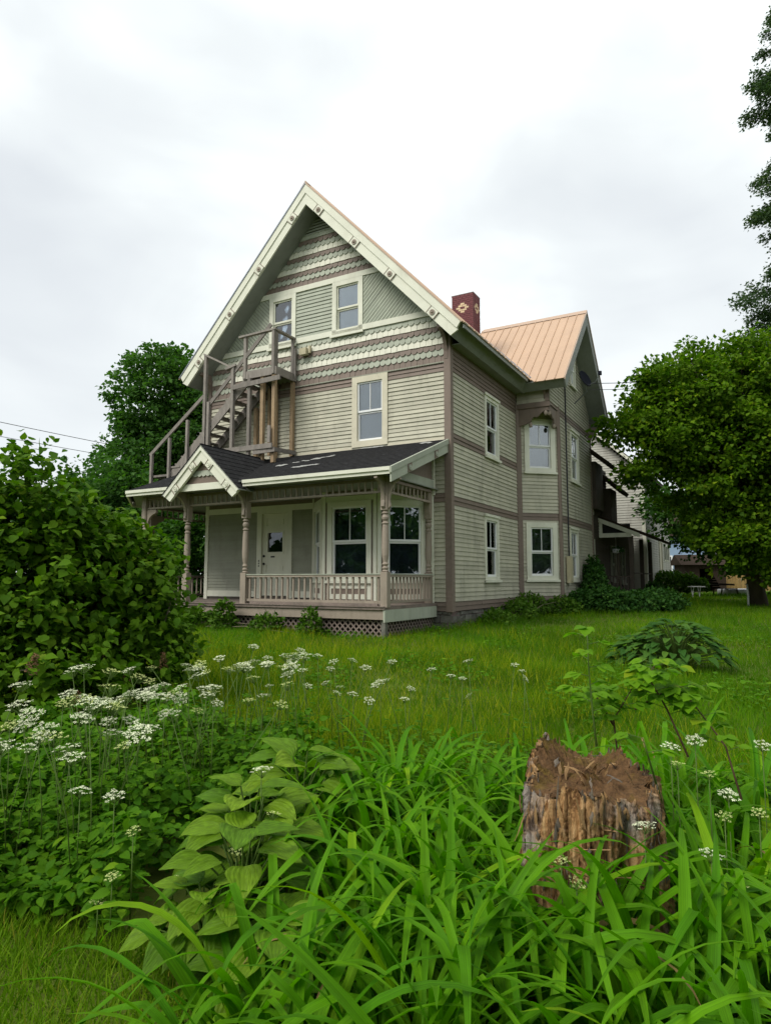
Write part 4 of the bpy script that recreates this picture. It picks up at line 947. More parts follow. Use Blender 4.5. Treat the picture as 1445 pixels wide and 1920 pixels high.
MB().tube([sy * -.27 + ax * .05, sy * -.32 + ax * .3, sy * -.18 + ax * .52], .014, 6).obj('feed_arm', M['greymetal'], dish)
q = sy * -.15 + ax * .54; MB().box(q.x - .05, q.x + .05, q.y - .05, q.y + .05, q.z - .06, q.z + .06).obj('feed_horn', M['dishm'], dish)
def wire(p, q, sag, label, r=.011, n=14, name='power_line'):
    p = Vector(p); q = Vector(q); c = (p + q) / 2; pts = []
    for i in range(n + 1):
        t = i / n; v = p.lerp(q, t); v.z -= sag * 4 * t * (1 - t); pts.append(v - c)
    o = MB().tube(pts, r, 5).obj(name, M['wire'], None, label=label, cat='cable', group='overhead wires'); o.location = c
def px2w(px, py, d):
    a = R(5.8); X = (px - 722.5) / 1250; Y = -(py - 960) / 1250
    v = Vector((X, math.cos(a) - Y * math.sin(a), math.sin(a) + Y * math.cos(a))); v *= d / v.y
    return v + Vector((0, 0, 1.6))
# real spans: a street line passing left of the house, and the service drop to the side gable
wire((-22.5, 24, 9.2), (-6.0, 52, 9.4), .25, 'upper thin black overhead wire running behind the leafy lilac bush', .016)
wire((-22.5, 24, 8.45), (-6.0, 52, 8.9), .25, 'lower thin black overhead wire running behind the leafy lilac bush', .014)
w0 = HW(1.70, 7.3, 7.95)
wire(w0, (20.5, 27, 11.2), .35, 'upper service wire from the side gable across to the big trees', .012)
wire(HW(1.66, 7.2, 7.72), (20.5, 27, 10.9), .35, 'lower service wire from the side gable across to the big trees', .010)

# ================================================================== BARN BEHIND
BO = HW(1.6, 19.4, .55)
barn = empty('white_barn', BO, HTH, label='white clapboard barn behind the house with a tall boarded side window', cat='barn')
BF_ = Face((0, 0), (1, 0)); BS_ = Face((0, 0), (0, 1)); BWD = 8.0; bslope = .93; beave = 6.1
mb = MB(); mb.prism([(-BWD + .03, .1), (-.03, .1), (-.03, beave), (-BWD / 2, beave + bslope * BWD / 2), (-BWD + .03, beave)], BF_, -.03, -9.6); mb.obj('barn_wall', M['barn'], barn)
bspan = lambda z: (-BWD, -.12) if z < beave else (-BWD + (z - beave) / bslope, -(z - beave) / bslope - .05)
cl = MB(); claps(None, BF_, .15, 9.4, .125, bspan, [], None, joined=cl); cl.obj('clapboards', M['barn'], barn, kind='stuff')
bw = (4.6, 5.9, .55, 3.2)
cl = MB(); claps(None, BS_, .15, beave, .125, lambda z: (.12, 9.6), [bw], None, joined=cl); cl.obj('clapboards', M['barn'], barn, kind='stuff')
MB().fbox(BF_, -.12, .03, 0, .04, .1, beave).obj('corner_board', M['white'], barn); MB().box(.001, .04, -.038, .12, .1, beave).obj('corner_board', M['white'], barn)
mb = MB(); frame(mb, BS_, *bw, .14, -.05, .05); tw2 = mb.obj('tall_window', M['oldtrim'], barn); MB().fbox(BS_, bw[0] + .14, bw[1] - .14, -.05, .01, bw[2] + .14, bw[3] - .14).obj('board_panel', M['oldtrim'], tw2)
for y in (6.7, 7.5, 8.3): 
    mb = MB(); frame(mb, BS_, y, y + .55, 2.1, 3.0, .07, -.02, .05); w_ = mb.obj('small_window', M['white'], barn); MB().fbox(BS_, y + .07, y + .48, -.01, .034, 2.17, 2.93).obj('pane', M['dark'], w_)
for sg in (1, -1):
    p = [(-BWD / 2, beave + bslope * BWD / 2 + .35), (-BWD / 2 + sg * (BWD / 2 + .4), beave - .4 * bslope + .35), (-BWD / 2 + sg * (BWD / 2 + .4), beave - .4 * bslope + .12), (-BWD / 2, beave + bslope * BWD / 2 + .12)]
    if sg > 0: p = p[::-1]
    MB().prism(p, BF_, .4, -9.8).obj('barn_roof', M['shed'], barn); 
    p = [(a, z - .0) for a, z in p]; MB().prism([(a, z + (-.06 if i in ((1, 0) if sg < 0 else (2, 3)) else 0)) for i, (a, z) in enumerate(p)], BF_, .402, .44).obj('barn_rake', M['white'], barn)

# ================================================================== FAR YARD
bh = empty('blue_house', (23.2, 55.5, .7), R(-8), label='pale blue neighbouring house glimpsed under the trees', cat='house')
MB().box(-3.2, 3.2, 0, 7, 0, 4.6).obj('wall', M['bluehouse'], bh)
mb = MB(); mb.add([(-3.6, -.4, 4.5), (3.6, -.4, 4.5), (3.6, 7.4, 4.5), (-3.6, 7.4, 4.5), (-3.6, 3.5, 7.4), (3.6, 3.5, 7.4)], [(0, 1, 5, 4), (2, 3, 4, 5), (1, 2, 5), (3, 0, 4), (0, 3, 2, 1)]); mb.obj('roof', M['shed'], bh)
for x in (-1.9, .15, 2.0):
    mb = MB(); f = Face((0, 0), (1, 0)); frame(mb, f, x - .45, x + .45, 1.5, 2.9, .12, 0, .05); o = mb.obj('window', M['whiteplastic'], bh); MB().fbox(f, x - .33, x + .33, 0, .03, 1.62, 2.78).obj('pane', M['glassdark'], o)
shd = empty('garden_shed', (21.0, 44.0, .72), R(-6), label='small dark brown garden shed with open doorway under the trees', cat='shed')
mb = MB(); mb.box(-1.3, -.35, 0, .08, 0, 1.9); mb.box(.45, 1.3, 0, .08, 0, 1.9); mb.box(-.35, .45, 0, .08, 1.6, 1.9); mb.box(-1.3, -1.22, .08, 2.0, 0, 1.9); mb.box(1.22, 1.3, .08, 2.0, 0, 1.9); mb.box(-1.3, 1.3, 2.0, 2.08, 0, 1.9); mb.obj('wall', M['shed'], shd)
mb = MB(); mb.add([(-1.6, -.3, 1.85), (1.6, -.3, 1.85), (1.6, 2.3, 1.85), (-1.6, 2.3, 1.85), (-1.6, 1, 2.55), (1.6, 1, 2.55)], [(0, 1, 5, 4), (2, 3, 4, 5), (1, 2, 5), (3, 0, 4), (0, 3, 2, 1)]); mb.obj('roof', M['shed'], shd)
fn = empty('board_fence', (26.0, 46.5, .75), R(-4), label='low yellowish board fence behind the pool under the trees', cat='fence')
for i in range(26): MB().box(i * .19 - 2.4, i * .19 - 2.4 + .17, 0, .03, .05, 1.15 + random.uniform(-.04, .04)).obj('board', M['yellowwood'], fn)
for z in (.35, .95): MB().box(-2.42, 2.55, .031, .07, z, z + .09).obj('rail', M['yellowwood'], fn)
fn2 = empty('lattice_fence', (19.3, 46.2, .72), R(-4), label='low diamond lattice fence in front of the blue house', cat='fence')
for i in range(20):
    for sg in (1, -1): MB().bar((-1.6 + i * .16, .0 + (sg > 0) * .012, .1), (-1.6 + i * .16 + sg * .6, .0 + (sg > 0) * .012, .85), .035, .01, (0, 1, 0)).obj('lattice_strip', M['lattice'], fn2)
for z in (.08, .86): MB().box(-2.2, 2.2, -.02, .03, z, z + .06).obj('rail', M['lattice'], fn2)
tb = empty('patio_table', (14.5, 31.3, gz(14.5, 31.3)), 0, label='small white folding table standing on the lawn near the barn', cat='table')
MB().box(-.30, .30, -.25, .25, .50, .54).obj('table_top', M['whiteplastic'], tb)
for sx_ in (-.16, .16):
    MB().bar((sx_ - .05, 0, 0), (sx_ + .03, 0, .5), .035, .035, (0, 1, 0)).obj('leg', M['whiteplastic'], tb); MB().bar((sx_ + .05, .15, 0), (sx_ - .03, .15, .5), .035, .035, (0, 1, 0)).obj('leg', M['whiteplastic'], tb)
lc = empty('lounge_chair', (17.1, 34.2, gz(17.1, 34.2)), R(15), label='brown slatted lounge chair with raised back on the far lawn', cat='chair')
for i in range(6): MB().box(-.25 + i * .17, -.12 + i * .17, -.3, .3, .34, .365).obj('seat_slat', M['shed'], lc)
for i in range(6): MB().bar((-.30 - i * .075, -.3, .40 + i * .12), (-.30 - i * .075, .3, .40 + i * .12), .10, .02, (1, 0, .6)).obj('back_slat', M['shed'], lc)
for a, b in (((-.25, -.28, 0), (-.2, -.28, .34)), ((-.25, .28, 0), (-.2, .28, .34)), ((.75, -.28, 0), (.7, -.28, .34)), ((.75, .28, 0), (.7, .28, .34))): MB().bar(a, b, .05, .05, (0, 1, 0)).obj('leg', M['shed'], lc)
for y in (-.3, .3): MB().bar((-.35, y, .58), (.55, y, .55), .03, .09, (0, 0, 1)).obj('armrest', M['shed'], lc)
pl = empty('paddling_pool', (18.4, 35.0, gz(18.4, 35.0)), 0, label='low white and blue paddling pool on the grass by the tree trunk', cat='pool')
MB().lathe([(.95, 0), (1.0, .05), (1.0, .30), (.95, .33), (.9, .30), (.9, .06), (.02, .05)], (0, 0, 0), 24).obj('pool_wall', M['whiteplastic'], pl, True)
MB().lathe([(.89, .2), (.89, .235), (.01, .237)], (0, 0, 0), 24).obj('pool_water', M['poolblue'], pl, True)
wp = MB().tube([(0, 0, 0), (0.01, 0, .42), (.0, .01, .85)], [.035, .035, .03], 8).obj('marker_post', M['whiteplastic'], None, True, label='thin white marker post standing in the grass before the trees', cat='post'); wp.location = (12.4, 23.0, gz(12.4, 23.0) - .05)

# ================================================================== VEGETATION TEMPLATES
LT_V = np.array([(0, 0, 0), (.42, .42, .07), (0, 1, -.08), (-.42, .42, .07)]); LT_F = np.array([(0, 1, 2), (0, 2, 3)])
def heart(wd=.42, droop=.22, fold=.10):
    ys = [0, .16, .40, .68, 1.02]; hw_ = [0.16, .40, .46, .27, 0.0]
    V = []; F = []
    for i, (y, h) in enumerate(zip(ys, hw_)):
        z = -droop * y * y; h *= wd / .44
        V += [(-h, y - (.07 if i == 0 else 0), z + fold * h * 1.2), (0, y, z - .0), (h, y - (.07 if i == 0 else 0), z + fold * h * 1.2)]
    for i in range(len(ys) - 1):
        for s in (0, 1):
            a, b, c, d = i * 3 + s, i * 3 + s + 1, i * 3 + 3 + s + 1, i * 3 + 3 + s; F += [(a, b, c), (a, c, d)]
    return np.array(V, float), np.array(F)
HT_V, HT_F = heart()
def tooth(): # ovate goutweed/box-elder leaflet
    ys = [0, .25, .5, .75, 1.0]; h = [.05, .27, .30, .18, 0]; V = []; F = []
    for i, (y, w_) in enumerate(zip(ys, h)): V += [(-w_, y, -.16 * y * y + .25 * w_), (0, y, -.16 * y * y), (w_, y, -.16 * y * y + .25 * w_)]
    for i in range(4):
        for s in (0, 1): a, b, c, d = i * 3 + s, i * 3 + s + 1, i * 3 + 4 + s, i * 3 + 3 + s; F += [(a, b, c), (a, c, d)]
    return np.array(V), np.array(F)
TO_V, TO_F = tooth()
def blade_tmpl(): return np.array([(-.5, 0, 0), (.5, 0, 0), (-.36, .5, .06), (.36, .5, .06), (0, 1, .32)]), np.array([(0, 1, 3), (0, 3, 2), (2, 3, 4)])

G = {}
G['maple'] = leafmat('maple_leaf', (.045, .108, .005), (.115, .210, .008), (.21, .29, .012), trans=.35)
G['mapledark'] = leafmat('dark_tree_leaf', (.020, .065, .010), (.050, .125, .014), (.08, .16, .02), trans=.28)
G['far'] = leafmat('far_tree_leaf', (.036, .100, .022), (.075, .165, .030), trans=.34)
G['cedar'] = leafmat('cedar_spray', (.034, .068, .028), (.060, .105, .042), (.10, .135, .04), trans=.25)
G['lilac'] = leafmat('lilac_leaf', (.045, .115, .005), (.098, .195, .008), (.16, .25, .012), trans=.30)
G['lilaco'] = leafmat('lilac_leaf_near', (.050, .125, .005), (.105, .212, .008), (.17, .265, .012), trans=.30, obj=True)
G['gout'] = leafmat('goutweed_leaf', (.040, .130, .004), (.090, .215, .006), (.15, .28, .010), trans=.34)
G['grass'] = leafmat('lawn_grass', (.070, .175, .003), (.140, .250, .005), (.30, .32, .015), trans=.4, noise=.45)
G['seed'] = leafmat('seeding_grass', (.20, .27, .005), (.30, .33, .008), (.40, .36, .02), trans=.3)
G['neargrass'] = leafmat('short_grass', (.09, .19, .006), (.15, .26, .008), (.28, .27, .03), trans=.3)
G['lily'] = leafmat('daylily_blade', (.052, .175, .002), (.105, .262, .003), (.18, .32, .005), trans=.36, spec=.12, veins=(2, 260, 2), obj=True)
G['hosta'] = leafmat('hosta_leaf', (.075, .170, .006), (.140, .245, .010), (.20, .31, .016), trans=.32, obj=True, spec=.2, veins=(55, 4, 4))
G['hostad'] = leafmat('dark_hosta_leaf', (.026, .085, .012), (.058, .135, .018), (.09, .18, .02), trans=.22, obj=True)
G['sap'] = leafmat('sapling_leaf', (.095, .23, .008), (.145, .30, .010), (.24, .31, .012), trans=.4, obj=True)
G['stem'] = surf('green_stem', (.075, .13, .02), .6, .15, 8); G['stembrown'] = surf('brown_stem', (.09, .055, .03), .8, .2, 8)
G['umbel'] = surf('white_umbel', (.62, .66, .44), .8, .15, 30, obj_var=.2); G['umbelg'] = surf('greenish_umbel', (.50, .56, .20), .8, .15, 30, obj_var=.10)
def put(name, V, F, mat, parent=None, origin=(0, 0, 0), smooth=False, **kw):
    o = link(name, np_mesh(name, V - np.array(origin), F, mat, smooth), None, parent, **kw); return o

# ------------------------------------------------------------------ trees
def tree(name, base, lobes, nleaf, leaf, mat, label, trunk=None, limbs=9, cl=.5, per=70, updir=.55, group=None, cat='tree', shell=.55, barkr=.25, lean=(0, 0)):
    """lobes: list of (cx,cy,cz, rx,ry,rz) in world metres"""
    base = np.array(base, float); root = empty(name, base, label=label, cat=cat, group=group)
    L = np.array(lobes, float); vol = (L[:, 3] * L[:, 4] + L[:, 3] * L[:, 5] + L[:, 4] * L[:, 5]); ncl = max(8, nleaf // per)
    idx = rng.choice(len(L), ncl, p=vol / vol.sum()); d = unit(ncl); r = shell + (1 - shell) * rng.random(ncl) ** .6
    C_ = L[idx, :3] + d * L[idx, 3:6] * r[:, None]
    C_ += rng.normal(size=C_.shape) * .12
    k = rng.integers(0, ncl, nleaf); szc = cl * (.6 + .8 * rng.random(ncl))
    off = unit(nleaf) * (rng.random(nleaf) ** .42)[:, None] * szc[k][:, None] * np.array([1.15, 1.15, .68]); P = C_[k] + off
    outw = d[k] + off / (szc[k][:, None] + 1e-6) * .6; outw[:, 2] *= .6
    ax = outw + rng.normal(size=(nleaf, 3)) * .7; ax[:, 2] -= .35
    nn = np.array([0, 0, updir])[None] + d[k] * .45 + rng.normal(size=(nleaf, 3)) * .55
    V, F = scatter(LT_V, LT_F, frames(ax, nn), P, leaf * (.65 + .7 * rng.random(nleaf)))
    put('crown', V, F, mat, root, base, kind='stuff')
    # trunk and limbs
    top = L[:, :3].mean(0); mb = MB(); ctr = top - base
    tr = trunk or .22
    pts = [np.zeros(3), np.array([lean[0] * .3, lean[1] * .3, ctr[2] * .3]), np.array([lean[0], lean[1], ctr[2] * .6]), ctr * np.array([.8, .8, 1.0])]
    mb.tube([Vector(p) for p in pts], [tr, tr * .8, tr * .6, tr * .25], 9); mb.obj('trunk', M['bark'], root, True)
    order = rng.choice(ncl, min(limbs, ncl), replace=False)
    for j in order:
        e_ = C_[j] - base; t = rng.uniform(.25, .8); s0 = np.array(pts[1]) * (1 - t) + np.array(pts[2]) * t
        mid = s0 * .5 + e_ * .5 + np.array([0, 0, .15 * np.linalg.norm(e_ - s0)]) * rng.uniform(-.3, 1)
        MB().tube([Vector(s0), Vector(mid), Vector(e_)], [tr * .38, tr * .22, tr * .05], 6).obj('limb', M['bark'], root, True)
    return root
# broadleaf tree on the right with a low left side
mx, my = 12.9, 23.2
tree('maple_tree', (mx, my, gz(mx, my)), [(11.3, 22.8, 7.6, 2.6, 2.4, 2.2), (12.8, 22.6, 8.4, 2.4, 2.2, 1.7), (9.9, 22.2, 8.0, 1.5, 1.4, 1.3), (8.7, 22.0, 6.9, 1.1, 1.1, .9), (12.2, 22.0, 2.9, 1.9, 1.5, 1.0), (11.0, 22.3, 5.4, 1.9, 1.8, 1.6), (9.3, 22.0, 6.1, 1.3, 1.3, 1.1), (13.2, 22.0, 5.6, 2.6, 2.2, 2.4), (11.6, 22.6, 3.6, 1.7, 1.5, .9), (13.6, 22.4, 3.3, 1.6, 1.6, 1.1), (13.8, 20.8, 6.2, 1.5, 1.4, 2.0), (13.6, 20.6, 3.9, 1.4, 1.3, 1.2), (13.3, 21.2, 2.3, 1.5, 1.2, 1.1), (12.0, 21.6, 2.7, 1.2, 1.1, .8), (10.2, 22.0, 6.9, 1.2, 1.1, .9), (9.0, 22.2, 5.2, .9, .9, .6)],
     86000, .15, G['maple'], 'large green leafy maple standing beside the barn and lawn', trunk=.30, limbs=34, cl=.50, per=95, shell=.42, lean=(-.7, -.2))
mx, my = 18.5, 29.5
tree('maple_tree', (mx, my, gz(mx, my)), [(17.2, 30, 6.2, 3.4, 3, 2.8), (15.0, 31, 4.8, 2.4, 2.2, 1.7), (19.5, 30, 4.6, 3.0, 3, 2.6), (19.2, 31, 2.7, 2.2, 2, 1.5), (16.3, 31.5, 3.7, 2.2, 2, 1.1)], 36000, .19, G['mapledark'], 'dark shady tree behind the large maple with low hanging foliage', trunk=.28, limbs=10, cl=.7)
# tall cedar at the right
def cedar(base, h, label):
    base = np.array(base, float); root = empty('cedar_tree', base, label=label, cat='tree')
    nb = 430; P = []; A = []; C0 = []
    mb = MB(); tw = MB()
    for i in range(nb):
        t = (i + rng.random()) / nb; z = 3.0 + (h - 3.2) * t; a = rng.random() * 2 * math.pi
        prof = np.interp(z, [3, 7, 10, 12, 13, 14.5, 17, 19, 21, 24, h], [2.0, 2.9, 3.9, 3.6, 2.4, 2.0, 2.4, 1.9, 2.2, 1.8, .3])
        ln = prof * rng.uniform(.55, 1.12); dirv = np.array([math.cos(a), math.sin(a), 0]); s0 = np.array([0, 0, z])
        tip = s0 + dirv * ln + np.array([0, 0, -.18 * ln + .12 * ln * rng.random()])
        if i % 3 == 0: tw.tube([Vector(s0), Vector((s0 + tip) / 2 + np.array([0, 0, .08])), Vector(tip)], [.03, .02, .006], 5)
        n_ = int(300 * ln / 1.5) + 40
        tt = rng.random(n_) ** .65; p = s0 + (tip - s0) * tt[:, None] + rng.normal(size=(n_, 3)) * np.array([.11, .11, .13]) * (.5 + .5 * ln / 2)
        P.append(p); ax = dirv[None] * 1.0 + rng.normal(size=(n_, 3)) * .55 + np.array([0, 0, -.55]); A.append(ax)
    P = np.concatenate(P); A = np.concatenate(A); n_ = len(P)
    tv = np.array([(-.10, 0, 0), (.10, 0, 0), (.30, .45, .02), (.08, .52, 0), (0, 1.0, -.05), (-.08, .52, 0), (-.30, .45, .02)]); tf = np.array([(0, 1, 3), (0, 3, 5), (1, 2, 3), (0, 5, 6), (5, 3, 4)])
    V, F = scatter(tv, tf, frames(A, rng.normal(size=(n_, 3)) + np.array([0, 0, .6])), P, .135 * (.6 + .8 * rng.random(n_)))
    put('foliage', V, F, G['cedar'], root, kind='stuff'); tw.obj('branches', M['bark'], root, True)
    MB().tube([(0, 0, 0), (.05, 0, h * .4), (0, .05, h)], [.28, .18, .03], 10).obj('trunk', M['bark'], root, True)
cedar((17.3, 25.5, gz(17.3, 25.5)), 27.0, 'tall dark cedar rising past the top of the big maple')
# background trees
tree('maple_tree', (-12.0, 35.0, .7), [(-11.6, 34, 11.0, 2.5, 2.6, 2.8), (-9.6, 34, 9.0, 2.6, 2.4, 2.6), (-12.6, 33.6, 7.4, 2.2, 2.2, 2.0), (-9.0, 34.5, 11.2, 2.2, 2.2, 1.7), (-10.5, 33.5, 5.6, 2.8, 2.4, 1.8)], 42000, .21, G['far'], 'tall rounded maple behind the left end of the porch roof', trunk=.3, limbs=12, cl=.6)
tree('maple_tree', (-11.0, 26.5, .65), [(-11.2, 26.2, 5.0, 1.7, 1.7, 1.5), (-9.7, 26, 4.2, 1.8, 1.8, 1.5), (-12.6, 26.2, 3.9, 1.6, 1.6, 1.5), (-8.2, 25.8, 3.2, 1.6, 1.5, 1.4)], 20000, .17, G['far'], 'low bushy dark green tree behind the left end of the porch', trunk=.16, limbs=8, cl=.5)
tree('maple_tree', (-6.6, 24.5, .65), [(-6.6, 24.3, 2.8, 2.0, 1.4, 1.7), (-8.2, 24.2, 2.2, 1.6, 1.4, 1.3)], 12000, .16, G['mapledark'], 'dense green shrub tree seen through the porch railing', trunk=.12, limbs=6, cl=.5)
for i, (x, y, h, r_) in enumerate(((31, 62, 9, 5), (40, 60, 11, 6), (24, 70, 10, 6), (16, 72, 10, 6), (50, 58, 10, 6), (-34, 60, 9, 6), (-26, 64, 8, 5), (-44, 56, 10, 6))):
    tree('background_tree', (x, y, .8), [(x, y, h * .55, r_, r_ * .8, h * .35), (x + 2, y - 1, h * .35, r_ * .8, r_ * .7, h * .3), (x - 3, y - 1, h * .3, r_ * .7, r_ * .7, h * .28)], 5200, .5, G['mapledark'],
         'dark tree of the distant tree line behind the yards', trunk=.3, limbs=3, cl=1.1, per=60, group='distant tree line')
for i, (x, y, h, r_) in enumerate(((-34, -10, 11, 6), (-33, 1, 11, 5.5), (-24, -16, 11, 5), (-15, -19, 12, 5.5), (-6, -18, 11, 5), (3, -20, 12, 5.5), (12, -18, 11, 5), (21, -15, 12, 5.5), (29, -6, 11, 5.5), (30, 6, 11, 5))):
    tree('street_tree', (x, y, 0), [(x, y, h * .58, r_, r_ * .8, h * .38), (x + 2, y + 1, h * .33, r_ * .8, r_ * .7, h * .28), (x - 3, y + 1, h * .3, r_ * .7, r_ * .7, h * .26)], 5200, .55, G['mapledark'],
         'leafy tree across the street, mirrored in the house windows', trunk=.3, limbs=3, cl=1.1, per=60, group='trees across the street')
# ================================================================== SHRUBS AND BED
def tuft(n, region, h, w, zfun=None, lean=.35):
    """grass blades: region gives (n,2) points, h and w arrays"""
    tv, tf = blade_tmpl(); xy = region
    P = np.column_stack([xy, ground(xy[:, 0], xy[:, 1]) - .01]); n = len(P)
    up = np.column_stack([rng.normal(size=(n, 2)) * lean, np.ones(n)]); nn = np.column_stack([rng.normal(size=(n, 2)), np.zeros(n) + .1])
    fr = frames(up, nn); V = np.einsum('nij,nkj->nki', fr, tv[None] * np.stack([w, h, h * .8], 1)[:, None, :]) + P[:, None, :]
    F = tf[None] + (np.arange(n) * len(tv))[:, None, None]
    return V.reshape(-1, 3), F.reshape(-1, 3)
def in_house(x, y):
    dx, dy = x - HO[0], y - HO[1]; c, s = math.cos(-HTH), math.sin(-HTH); lx = dx * c - dy * s; ly = dx * s + dy * c
    return ((lx < -.02) & (ly > -.02)) | ((lx < -.4) & (ly > -2.45) & (lx > -9.2)) | ((lx < 1.02) & (ly > 5.6)) | ((lx < 2.2) & (ly > 12) & (ly < 30))
def lawn(n, y0, y1, hmin, hmax, w0, name, mat, label, xlim=.66, cond=None):
    y = y0 * (y1 / y0) ** rng.random(n); x = (rng.random(n) * 2 - 1) * (y * xlim + 2.6); k = ~in_house(x, y)
    if cond is not None: k &= cond(x, y)
    x, y = x[k], y[k]; n = len(x)
    patch = .75 + .35 * np.sin(x * 1.1 + 2 * np.sin(y * .6)) * np.sin(y * .8 + 1)
    h = (hmin + (hmax - hmin) * rng.random(n)) * patch; w = w0 * (.6 + .8 * rng.random(n)) * (.6 + y / 14)
    V, F = tuft(n, np.column_stack([x, y]), h, w)
    put(name, V, F, mat, label=label, cat='grass', kind='stuff')
far_edge = lambda x, y: ((y > 4.3 + .25 * np.sin(x * 2.0)) | (x > 2.3)) & ~((x < -1.2) & (y < 6.2)) & ~((x < -2.15) & (y < 8.0))
lawn(390000, 3.2, 40, .10, .27, .0065, 'lawn_grass', G['grass'], 'long green lawn grass stretching from the bed to the house', cond=far_edge)
lawn(60000, 5.0, 15.5, .20, .36, .0042, 'seeding_grass', G['seed'], 'yellowish seeding grass in the middle of the lawn', cond=lambda x, y: (np.hypot((x + .5) / 3.6, (y - 9.2) / 5.2) < 1 + .25 * np.sin(x * 3 + y)) & (rng.random(len(x)) < np.interp(x, [-3, 0, 3], [1, .9, .35])))
def lawn_weeds(n, name, label, mat, s0, s1, zs):
    y = 4.4 * (16 / 4.4) ** rng.random(n); x = (rng.random(n) * 2 - 1) * (y * .62 + .5); k = ~in_house(x, y) & far_edge(x, y) & (np.sin(x * 1.7 + zs) * np.sin(y * 1.3 + 2 * np.sin(x + zs)) > .25); x, y = x[k], y[k]; n = len(x)
    P = np.column_stack([x, y, ground(x, y) + .05 + .12 * rng.random(n)]); ax = rng.normal(size=(n, 3)); ax[:, 2] = .15; V, F = scatter(TO_V, TO_F, frames(ax, np.array([0, -.1, 1.0]) + rng.normal(size=(n, 3)) * .35), P, s0 + (s1 - s0) * rng.random(n)); put(name, V, F, mat, smooth=True, label=label, cat='weeds', kind='stuff')
lawn_weeds(26000, 'lawn_clover', 'patches of broad-leaved weeds and clover in the lawn', G['gout'], .03, .075, .4)
# short grass at the lower left, in front of the bed
n = 52000; y = 1.7 + 2.6 * rng.random(n); x = -4.6 + 4.3 * rng.random(n); k = (y < 2.95 + (-.55 - x) * .28) & (x < -.28 - (y - 2.2) * .12)
V, F = tuft(n, np.column_stack([x, y])[k], (.05 + .10 * rng.random(n))[k], (.005 + .004 * rng.random(n))[k], lean=.45)
put('short_grass', V, F, G['neargrass'], label='short mown grass in front of the leafy bed', cat='grass', kind='stuff')

# ------------------------------------------------------------------ lilac bushes
lilac_me = np_mesh('leaf', HT_V, HT_F, G['lilaco'], True)
heart2 = heart(.36, .34, .2); lilac_me2 = np_mesh('leaf', heart2[0], heart2[1], G['lilaco'], True)
bloom_me = None
def bloom_mesh():
    n = 150; z = rng.random(n); r_ = .06 * (1 - z * .75); a = rng.random(n) * 2 * math.pi
    P = np.column_stack([r_ * np.cos(a) * rng.random(n) ** .4, r_ * np.sin(a) * rng.random(n) ** .4, z * .17]); V, F = scatter(LT_V, LT_F, frames(unit(n), unit(n)), P, .018)
    return np_mesh('spent_bloom', V, F, M['deadbloom'])
bloom_me = bloom_mesh()
def lilac(base, lobes, nleaf, nind, leaf, label, nstem=16, nbloom=5):
    base = np.array(base, float); root = empty('lilac_bush', base, label=label, cat='bush'); L = np.array(lobes, float)
    vol = L[:, 3] * L[:, 5]; ncl = nleaf // 16; idx = rng.choice(len(L), ncl, p=vol / vol.sum()); d = unit(ncl); d[:, 2] = np.where(d[:, 2] < -.5, -d[:, 2], d[:, 2])
    r = .35 + .65 * rng.random(ncl) ** .45; Cc = L[idx, :3] + d * L[idx, 3:6] * r[:, None]; ok = Cc[:, 2] > ground(Cc[:, 0], Cc[:, 1]) + .12; Cc, d, r = Cc[ok], d[ok], r[ok]; ncl = len(Cc)
    k = rng.integers(0, ncl, nleaf); tw_dir = d[k] * .8 + rng.normal(size=(nleaf, 3)) * .15 + np.array([0, 0, .35]); P = Cc[k] + tw_dir * (rng.random(nleaf)[:, None] - .5) * .32 + rng.normal(size=(nleaf, 3)) * .045
    ax = d[k] * .5 + rng.normal(size=(nleaf, 3)) * .75; ax[:, 2] -= .35; nn = d[k] * .55 + np.array([0, 0, .9]) + rng.normal(size=(nleaf, 3)) * .35
    fr = frames(ax, nn); s = leaf * (.55 + .75 * rng.random(nleaf)); camp = np.array([0, 0, 1.6])
    # the leaves that show largest: near, and on the camera side of the bush
    toC = camp - P; dist = np.linalg.norm(toC, axis=1); ctr = L[:, :3].mean(0); depth = (P - ctr) @ ((camp - ctr) / np.linalg.norm(camp - ctr))
    score = s / dist * (1 + .9 * (depth - depth.min()) / (np.ptp(depth) + 1e-6)); order = np.argsort(-score); ind = order[:nind]; rest = order[nind:]
    V, F = scatter(HT_V, HT_F, fr[rest], P[rest], s[rest]); put('leaves', V, F, G['lilac'], root, base, True, kind='stuff')
    for q, i in enumerate(ind):
        o = link('leaf', lilac_me if q % 2 else lilac_me2, None, root); set_m(o, fr[i], P[i] - base, s[i])
    js = rng.choice(ncl, nstem, replace=False)
    for j in js:
        e_ = Cc[j] - base; s0 = np.array([rng.normal() * .2, rng.normal() * .15, 0]); mid = s0 * .5 + e_ * .5 + np.array([0, 0, .25 * e_[2]]) * .5 + rng.normal(size=3) * .06
        MB().tube([Vector(s0), Vector(mid), Vector(e_)], [.022, .015, .005], 6).obj('stem', M['twig'], root, True)
    front = np.argsort(-((Cc - ctr) @ ((camp - ctr) / np.linalg.norm(camp - ctr)) + rng.random(ncl) * .3))[:nbloom * 4:4]
    for j in front:
        o = link('spent_bloom', bloom_me, None, root); o.location = Cc[j] - base + np.array([0, -.12, 0]); o.rotation_euler = (R(rng.uniform(-30, 30)), R(rng.uniform(-30, 30)), rng.random() * 6)
    return root
